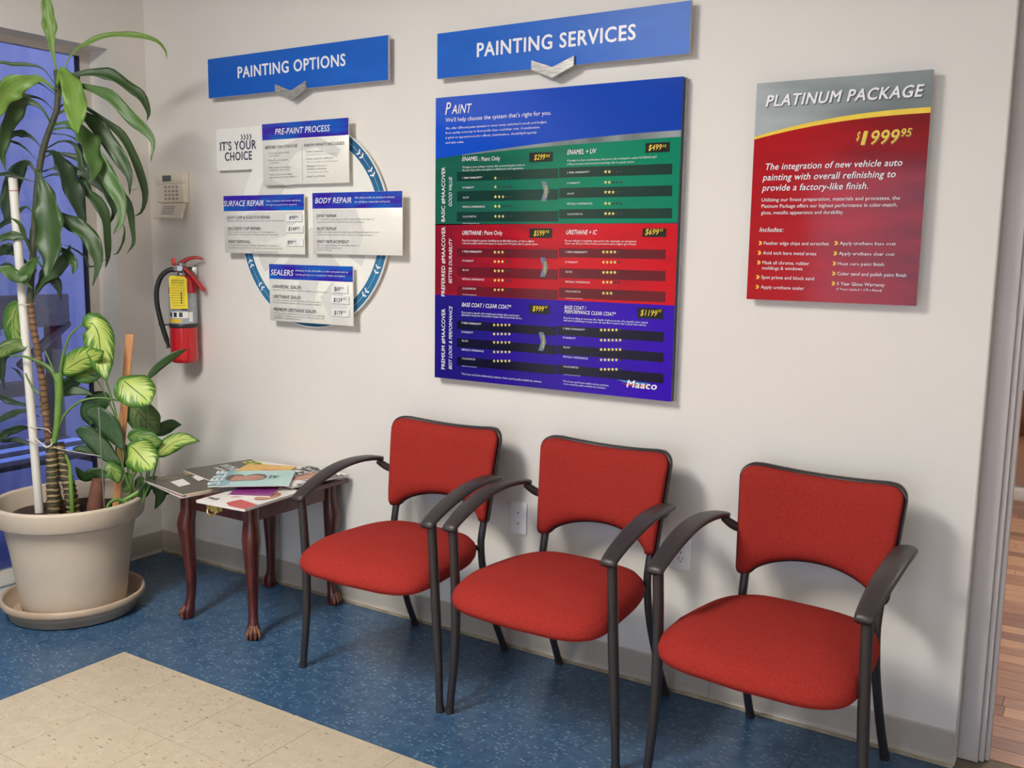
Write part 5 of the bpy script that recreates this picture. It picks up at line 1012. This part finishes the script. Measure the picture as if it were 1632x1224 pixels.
def ell(cx, cy, rx, ry, k=18, a0=0): return [(cx+rx*math.cos(2*PI*i/k+a0), cy+ry*math.sin(2*PI*i/k+a0)) for i in range(k)]
M_mb = mat('cover_black', (58,52,46), .25, rgb2=(84,78,60), scale=22)
M_mw = mat('cover_white', (232,228,222), .25, var=.03)
M_mt = mat('cover_teal', (158,202,200), .25, rgb2=(176,214,208), scale=6)
M_skin = mat('printed_skin', (196,140,110), .3, rgb2=(168,108,84), scale=20)
M_hair = mat('printed_hair', (92,66,52), .3, rgb2=(60,44,38), scale=50)
ink = M_ink
Z0 = .5062; dz = .0062
magazine('pink edged magazine at the bottom of the front left pile, its pages showing', .770,-.452,Z0,.290,.212,-14, mat('cover_pink', (214,170,168), .4), [], th=.005)
magazine('tan edged magazine second from the bottom of the front left pile', .778,-.446,Z0+.0053,.285,.214,-8, mat('cover_tan', (188,158,112), .4), [], th=.005)
magazine('black covered magazine with two white labels, front left on the table', .768,-.450,Z0+.0106,.290,.225,-11, M_mb,
  [('white_labels','poly',[[(-.60,.72),(-.05,.55),(.06,.20),(-.46,.34)],[(-.42,-.02),(.22,-.18),(.28,-.62),(-.34,-.52)]],M_mw),('printed_photo','poly',[[(-.98,-.2),(-.66,-.25),(-.60,-.7),(-.98,-.65)],[(-.98,.6),(-.72,.55),(-.72,.3),(-.98,.35)]],mat('cover_olive',(140,120,60),.3))])
magazine('white magazine with a face on the cover, at the back against the wall', .845,-.135,Z0,.275,.215,8, M_mw,
  [('portrait_hair','poly',[ell(-.1,0,.55,.75)],M_hair),('portrait_face','poly',[ell(.08,0,.44,.5)],M_skin),('title','text',[('STYLE',.97,-.85,.17,.03,90,0)],ink['k'])], th=.012)
magazine('white and red magazine at the front right corner of the table', 1.072,-.445,Z0,.225,.29,4, M_mw,
  [('printed_photo','poly',[ell(-.62,.05,.2,.16),ell(-.30,-.15,.2,.2)],mat('cover_blue_figures',(96,110,170),.3,rgb2=(220,150,60),scale=60)),('printed_photo','poly',[[(.1,-.4),(.98,-.55),(.98,-.98),(.35,-.98),(.0,-.8)]],mat('cover_red',(186,40,44),.3,rgb2=(200,80,70),scale=25)),('portrait_face','poly',[ell(.55,.15,.3,.4)],M_skin),('lettering','text',[('SALE',-.9,-.75,.05,.018,0,0)],ink['k'])], th=.009)
magazine('black magazine with yellow title, back left on the table', .748,-.245,Z0+.0170,.225,.285,-14, M_mb,
  [('title','text',[('EXTRA',-.70,.62,.165,.055,0,1)],mat('title_yellow',(232,236,50),.3)),('lettering','text',[('White',-.80,-.10,.15,.045,0,1),('edition',-.55,-.30,.10,.022,0,1)],ink['w'])])
magazine('white magazine with rows of black strokes, at the right rear of the table', 1.035,-.155,Z0+.0125,.225,.275,-6, M_mw,
  [('portrait_face','poly',[ell(.25,.1,.34,.6)],M_skin),('printed_photo','poly',[ell(-.15,-.72,.2,.18)],mat('cover_red2',(196,60,50),.3)),('title','text',[('BAZAAR',-.90,.90,.25,.060,-90,0)],ink['k']),('title','text',[('BEAUTY',-.45,.84,.22,.026,-90,1),('NEW LOOKS',-.18,.84,.15,.022,-90,1),('HAIR',.62,.72,.16,.030,-90,1),('FRESH STYLE',.86,.8,.22,.024,-90,1)],ink['k'])], th=.007)
magazine('purple magazine mostly hidden under the teal one', 1.035,-.375,Z0+.0098,.15,.20,30, mat('cover_purple',(140,52,130),.3,var=.05), [])
magazine('yellow orange magazine peeking out behind the teal one', .885,-.215,Z0+.0228,.20,.21,24, mat('cover_amber',(226,176,66),.3,var=.06), [('printed_photo','poly',[ell(.3,.1,.4,.3)],mat('cover_orange',(220,140,60),.3))])
magazine('teal magazine with a reclining figure on its cover, on top of the pile', .958,-.325,Z0+.0290,.285,.235,39, M_mt,
  [('printed_sea','poly',[[(-.98,-.98),(-.55,-.98),(-.45,-.2),(-.6,.5),(-.5,.98),(-.98,.98)]],mat('cover_sea',(110,160,170),.3,rgb2=(140,184,190),scale=30)),('portrait_hair','poly',[ell(-.46,.05,.24,.45),ell(.06,.1,.28,.44)],M_hair),('portrait_face','poly',[ell(.02,-.02,.27,.34)],M_skin),('portrait_face','poly',[[(-.56,-.42),(-.2,-.38),(-.08,.15),(-.5,.3)]],M_skin),('title','text',[('SELF',-.74,-.92,.22,.042,90,0)],ink['w']),('lettering','text',[('Time',.50,.25,.04,.018,-90,1),('for you',.40,.25,.045,.011,-90,1)],ink['k'])], th=.004)

# ------------------------------------------------------------------ planter
PC = (.322,-.652)
pot = thing('planter_pot', 'large tan plastic planter pot in the window corner', 'planter', (*PC,.012))
build('pot_body', MB().lathe([(0,.014),(.17,.014),(.181,.018),(.188,.06),(.212,.25),(.232,.365),(.234,.368)], (*PC,0), 64), M_clay, pot)
build('pot_rim', MB().lathe([(.232,.366),(.256,.366),(.261,.372),(.268,.432),(.268,.438),(.262,.443),(.254,.442),(.250,.436),(.238,.36),(.232,.366)], (*PC,0), 64), M_clay, pot)
build('pot_inner_wall', MB().lathe([(.2485,.437),(.232,.36),(.226,.34)], (*PC,0), 64), M_clay, pot)
so = MB(); vs = [(PC[0],PC[1],.385)]; nr, na = 9, 40
for i in range(1, nr+1):
    for j in range(na):
        a = 2*PI*j/na; r = .2335*i/nr; vs.append((PC[0]+r*math.cos(a), PC[1]+r*math.sin(a), .372+.014*math.sin(7*a+i)*math.sin(i*1.7)*(1-i/nr)+random.uniform(-.004,.004)+.008*(1-i/nr)))
so.add(vs, [(0,1+j,1+(j+1)%na) for j in range(na)]+[(1+(i-1)*na+j,1+i*na+j,1+i*na+(j+1)%na,1+(i-1)*na+(j+1)%na) for i in range(1,nr) for j in range(na)], True)
build('soil', so, M_soil, pot)
sa = tag(build('plant_saucer', MB().lathe([(0,.002),(.215,.002),(.226,.006),(.236,.046),(.238,.049),(.250,.050),(.2535,.056),(.2535,.072),(.250,.077),(.245,.077),(.241,.070),(.228,.012),(.20,.0105),(0,.0105)], (*PC,0), 64), mat('saucer_plastic', (198,180,158), .5, rgb2=(176,150,124), scale=7), off=(*PC,0)), 'wide tan saucer under the planter pot', 'saucer')
pole = tag(build('support_pole', MB().tube([(.205,-.7045,.36),(.197,-.716,1.0),(.190,-.7275,1.626)], .0155, 16), M_pvc, off=(.205,-.7045,.36)), 'white plastic support pole with red mark standing in the planter', 'pole')
p2 = build('red_mark', MB().tube([(.1908,-.7264,1.572),(.1908,-.7265,1.575)], .0158, 16), mat('marker_red', (180,60,50), .5), pole)
st = MB(); A_, B_ = Vector((.4471,-.5461,.375)), Vector((.4804,-.4778,1.0527)); u_ = RGT.copy(); u_.z = 0; u_.normalize(); v_ = Vector((-u_.y, u_.x, 0))
vs = [P+u_*sx*.0145+v_*sy*.004 for P in (A_,B_) for sx, sy in ((-1,-1),(1,-1),(1,1),(-1,1))]
st.add(vs, [(3,2,1,0),(4,5,6,7),(0,1,5,4),(1,2,6,5),(2,3,7,6),(3,0,4,7)])
tag(build('wooden_stake', st, M_stake, off=A_), 'flat light wood stake standing behind the spotted leaves', 'stake')
tag(build('wire_stake', MB().tube([(.5195,-.6423,.375),(.5326,-.6577,.8024)], .0022, 6), mat('grey_wire', (150,150,146), .4, metal=.5), off=(.5195,-.6423,.375)), 'thin grey wire stake in the right of the planter', 'stake')
M_tw = mat('twine', (206,200,188), .8)
def tie(path, label, r=.0016):
    P = smooth_path(path, 10); tag(build('plant_tie', MB().tube(P, r, 5), M_tw, off=P[0]), label, 'string', 'strings tying the plant')
tie([(.19,-.735,1.166),(.2264,-.73,1.164),(.236,-.700,1.165),(.215,-.690,1.168),(.178,-.712,1.168),(.19,-.735,1.166)], 'white string round pole and stem, highest of the three ties')
tie([(.185,-.722,.71),(.215,-.724,.705),(.26,-.695,.700),(.30,-.70,.69)], 'thin string from the pole to the canes, second tie from the top')
tie([(.185,-.725,.654),(.24,-.728,.650),(.40,-.70,.636),(.5317,-.6583,.6247)], 'long thin string from the pole to the wire stake, lowest tie')
tie([(.265,-.74,.672),(.29,-.735,.655),(.325,-.735,.645),(.335,-.72,.655),(.30,-.70,.665)], 'thick white string knotted round the green stalk', .004)

# leaf materials
def leaf_mat(name, green, pale, dark, amt, rough=.42):
    m = bpy.data.materials.new(name); m.use_nodes = True; nt = m.node_tree; N = nt.nodes; L = nt.links; p = N['Principled BSDF']
    uv = N.new('ShaderNodeUVMap'); se = N.new('ShaderNodeSeparateXYZ'); L.new(uv.outputs[0], se.inputs[0])
    def math_(op, a, b=None, c=None, clamp=False):
        q = N.new('ShaderNodeMath'); q.operation = op; q.use_clamp = clamp
        for i, v in enumerate((a,b,c)):
            if v is None: continue
            if isinstance(v, (int,float)): q.inputs[i].default_value = v
            else: L.new(v, q.inputs[i])
        return q.outputs[0]
    au = math_('ABSOLUTE', math_('MULTIPLY_ADD', se.outputs[0], 2, -1))          # 0 at the midrib, 1 at the edge
    v = se.outputs[1]
    cb = N.new('ShaderNodeCombineXYZ')
    if amt > 0:      # feathered pale pattern following the side veins
        L.new(math_('MULTIPLY_ADD', v, 26, math_('MULTIPLY', au, -9)), cb.inputs[0]); L.new(math_('MULTIPLY', se.outputs[0], 2.2), cb.inputs[1])
    else:            # long fine parallel streaks
        L.new(math_('MULTIPLY', se.outputs[0], 9), cb.inputs[0]); L.new(math_('MULTIPLY', v, 1.2), cb.inputs[1])
    no = N.new('ShaderNodeTexNoise'); no.inputs['Scale'].default_value = 1; no.inputs['Detail'].default_value = 3; L.new(cb.outputs[0], no.inputs['Vector'])
    if amt > 0:
        env = math_('MULTIPLY', math_('SUBTRACT', 1.0, math_('POWER', math_('ABSOLUTE', math_('MULTIPLY_ADD', v, 2, -1)), 4)), amt)
        f = math_('SUBTRACT', env, math_('ADD', math_('MULTIPLY', au, .75), math_('MULTIPLY_ADD', no.outputs[0], 1.9, -.75)))
        f = math_('MULTIPLY', f, 5.0, None, True)
    else: f = math_('MULTIPLY_ADD', no.outputs[0], 2.0, -.6, True)
    rib = math_('LESS_THAN', au, .035)
    m1 = N.new('ShaderNodeMix'); m1.data_type = 'RGBA'; L.new(f, m1.inputs[0]); m1.inputs[6].default_value = (*lin(green),1); m1.inputs[7].default_value = (*lin(pale),1)
    m2 = N.new('ShaderNodeMix'); m2.data_type = 'RGBA'; L.new(rib, m2.inputs[0]); L.new(m1.outputs[2], m2.inputs[6]); m2.inputs[7].default_value = (*lin(dark),1)
    L.new(m2.outputs[2], p.inputs['Base Color']); p.inputs['Roughness'].default_value = rough
    b = N.new('ShaderNodeBump'); b.inputs['Strength'].default_value = .25; b.inputs['Distance'].default_value = .003; L.new(no.outputs[0], b.inputs['Height']); L.new(b.outputs[0], p.inputs['Normal'])
    tl = N.new('ShaderNodeBsdfTranslucent'); L.new(m2.outputs[2], tl.inputs[0]); mx = N.new('ShaderNodeMixShader'); mx.inputs[0].default_value = .18
    L.new(p.outputs[0], mx.inputs[1]); L.new(tl.outputs[0], mx.inputs[2]); L.new(mx.outputs[0], N['Material Output'].inputs[0])
    return m
LM = {'drac0': leaf_mat('corn_leaf_green', (46,74,36), (66,94,44), (62,88,44), 0), 'drac1': leaf_mat('corn_leaf_mid', (66,100,48), (92,124,62), (84,116,56), 0),
      'drac2': leaf_mat('corn_leaf_young', (100,138,52), (132,164,76), (120,152,66), 0), 'drac3': leaf_mat('corn_leaf_shaded', (36,56,36), (50,72,42), (48,70,40), 0),  # drac3 repeats the green leaf with shade painted into its colour
      'dief0': leaf_mat('dumb_cane_leaf_pale', (74,124,40), (186,204,104), (66,106,38), .80), 'dief1': leaf_mat('dumb_cane_leaf_mottled', (70,116,48), (150,176,90), (64,100,44), .62),
      'dief2': leaf_mat('dumb_cane_leaf_green', (74,104,44), (118,138,66), (60,88,40), .6), 'dief3': leaf_mat('dumb_cane_leaf_deep', (50,82,40), (76,106,52), (46,72,36), .35)}
dra = thing('corn_plant', 'tall corn plant with long drooping strap leaves rising to the ceiling in the planter', 'plant', (.30,-.66,.372))
dif = thing('dumb_cane_plant', 'low dumb cane plant with broad yellow-green spotted leaves in the same planter', 'plant', (.42,-.62,.372))
def ribbon(kind, P, wd):
    dr_ = kind.startswith('drac'); n = 22 if dr_ else 16; nc = 6
    pts = smooth_path(P, n); tot = len(pts); vs = []; uv = []; ph = random.random()*6; fold = (.22 if dr_ else .16)
    roll = random.uniform(-.35,.35)
    for i, p in enumerate(pts):
        u = i/(tot-1); t_ = (pts[min(i+1,tot-1)]-pts[max(i-1,0)]).normalized()
        view = (CAMP-Vector((.35,-.65,1.0))).normalized()
        side = t_.cross(view)
        if side.length < .2: side = t_.cross(Vector((0,0,1)))
        side.normalize(); nor = side.cross(t_).normalized()
        if nor.dot(view) < 0: nor = -nor
        r_ = roll + .25*math.sin(u*4+ph); s2 = side*math.cos(r_)+nor*math.sin(r_); n2 = nor*math.cos(r_)-side*math.sin(r_)
        if dr_:
            a = u*1.0; prof = (.13+.77*min(1,max(0,(a-.12)/.36))**1.0) * (1 if a < .55 else max(0.02,1-((a-.55)/.45)**1.5))
            prof *= 1+.09*math.sin(u*19+ph)
        else:
            prof = max(.03, (math.sin(PI*min(1,u**.80))**.62) if 0 < u < 1 else .03)
            if u > .80: prof *= 1-.35*((u-.80)/.20)
        hw = wd/2*prof/max(.82, abs(math.cos(r_)))
        for j in range(nc+1):
            c = -1+2*j/nc
            off = -fold*hw*(1-abs(c)) + hw*(.30 if dr_ else .16)*abs(c)**3*math.sin(u*(26 if dr_ else 11)+ph+(0 if c > 0 else 1.7)) - (0 if dr_ else hw*.22*c*c)
            q = p + s2*(c*hw) + n2*off
            if q.x < .012 and (q.y > -.19): q.x = .012
            if q.x < -.115: q.x = -.115
            if q.y > -.012: q.y = -.012
            vs.append(q); uv.append((j/nc, u))
    fs = [(i*(nc+1)+j, i*(nc+1)+j+1, (i+1)*(nc+1)+j+1, (i+1)*(nc+1)+j) for i in range(tot-1) for j in range(nc)]
    return MB().add(vs, fs, True), uv
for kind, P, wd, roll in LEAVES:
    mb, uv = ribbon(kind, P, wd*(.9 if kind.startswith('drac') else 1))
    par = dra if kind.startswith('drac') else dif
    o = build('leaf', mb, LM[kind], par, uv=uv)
    md = o.modifiers.new('thickness', 'SOLIDIFY'); md.thickness = .0009; md.offset = 0
# canes and stems
def cane_mat(name, c1, c2, c3):
    m = mat(name, c1, .6, rgb2=c2, scale=16, stretch=(1,1,4), bump=.6, bscale=60); nt = m.node_tree; N = nt.nodes; L = nt.links; p = N['Principled BSDF']
    old = p.inputs['Base Color'].links[0].from_socket; g = N.new('ShaderNodeNewGeometry'); wv = N.new('ShaderNodeTexWave'); wv.wave_type = 'BANDS'; wv.bands_direction = 'Z'
    wv.inputs['Scale'].default_value = 14; wv.inputs['Distortion'].default_value = 4; wv.inputs['Detail'].default_value = 2; L.new(g.outputs['Position'], wv.inputs['Vector'])
    r = N.new('ShaderNodeMath'); r.operation = 'GREATER_THAN'; r.inputs[1].default_value = .80; L.new(wv.outputs[1], r.inputs[0])
    mx = N.new('ShaderNodeMix'); mx.data_type = 'RGBA'; L.new(r.outputs[0], mx.inputs[0]); L.new(old, mx.inputs[6]); mx.inputs[7].default_value = (*lin(c3),1); L.new(mx.outputs[2], p.inputs['Base Color'])
    return m
CM = {'cane': cane_mat('ringed_cane', (46,58,34), (84,66,48), (160,136,98)), 'cane_tan': cane_mat('tan_cane', (150,108,76), (98,76,54), (74,58,42)), 'crown_stem': mat('crown_stem_bark', (74,72,52), .6, rgb2=(52,60,38), scale=30),
      'cane_green': cane_mat('green_cane', (78,100,52), (90,88,52), (150,140,90)), 'stalk': mat('green_stalk', (112,150,66), .4, rgb2=(90,130,52), scale=12), 'petiole': mat('petiole_green', (92,124,62), .4, var=.1), 'stub': mat('dry_stub', (130,84,66), .8, rgb2=(96,60,48), scale=14)}
for nm, P, r0, r1 in TUBES:
    cane = nm.startswith('cane'); q = smooth_path(P, 44 if cane else 14); k = len(q)
    P0 = q[0]; r_in = math.hypot(P0.x-PC[0], P0.y-PC[1])
    if nm in ('stalk','stub','cane','cane_green','cane_tan') and P0.z < .6 and r_in > .20:      # roots stand inside the pot
        k_ = .20/r_in; sh = Vector(((PC[0]-P0.x)*(1-k_), (PC[1]-P0.y)*(1-k_), 0)); q = [p+sh*(1-i/(len(q)-1)) for i, p in enumerate(q)]; P0 = q[0]
    if cane or nm in ('stub','stalk'):                                   # root every cane and stalk in the soil
        d = (q[0]-q[1]).normalized()
        if P0.z < .6 and P0.z > .35: q = [Vector((P0.x, P0.y, .372))]+q if nm != 'cane_green' else q
    # keep roots inside the pot
    R_ = [r0+(r1-r0)*i/(len(q)-1) for i in range(len(q))]
    if cane: R_ = [r*(1.0+(.13 if i%3 == 0 else -.05)) for i, r in enumerate(R_)]
    par = dra if nm in ('cane','cane_tan','crown_stem','cane_green') else dif
    build(nm if nm != 'cane_tan' and nm != 'cane_green' else 'cane', MB().tube(q, R_, 12), CM[nm], par)

# plant in the next room
pl3 = thing('potted_plant', 'bushy green potted plant in the next room beyond the glass partition', 'plant', (2.95,5.8,0))
build('pot', MB().lathe([(0,0),(.15,0),(.2,.3),(.205,.32),(.19,.32),(.17,.26),(0,.26)], (2.95,5.8,0), 24), mat('terracotta', (150,96,72), .7), pl3)
M_bush = mat('bush_leaf', (70,130,50), .5, rgb2=(40,84,34), scale=9)
for k in range(60):
    a = random.random()*2*PI; h = random.uniform(.35,1.15); r = random.uniform(.05,.36)
    c = Vector((2.95+r*math.cos(a), 5.8+r*math.sin(a), h)); d = Vector((math.cos(a),math.sin(a),random.uniform(-.3,.8))).normalized(); s_ = d.cross(Vector((0,0,1))).normalized()
    L_ = random.uniform(.16,.3); q = [c, c+d*L_*.35+s_*L_*.2, c+d*L_*.8+s_*L_*.14, c+d*L_, c+d*L_*.8-s_*L_*.14, c+d*L_*.35-s_*L_*.2, c+d*L_*.5-Vector((0,0,.015))]
    build('leaf', MB().add(q, [(0,1,6),(1,2,6),(2,3,6),(3,4,6),(4,5,6),(5,0,6)], True), M_bush, pl3)
build('stem', MB().tube([(2.95,5.8,.25),(2.94,5.79,.7),(2.96,5.8,1.2)], [.02,.015,.008], 8).tube([(2.95,5.8,.5),(3.1,5.75,.9)], .008, 6).tube([(2.95,5.8,.5),(2.8,5.9,.95)], .008, 6), CM['petiole'], pl3)
for o in bpy.data.objects:
    if 'base' in o: del o['base']
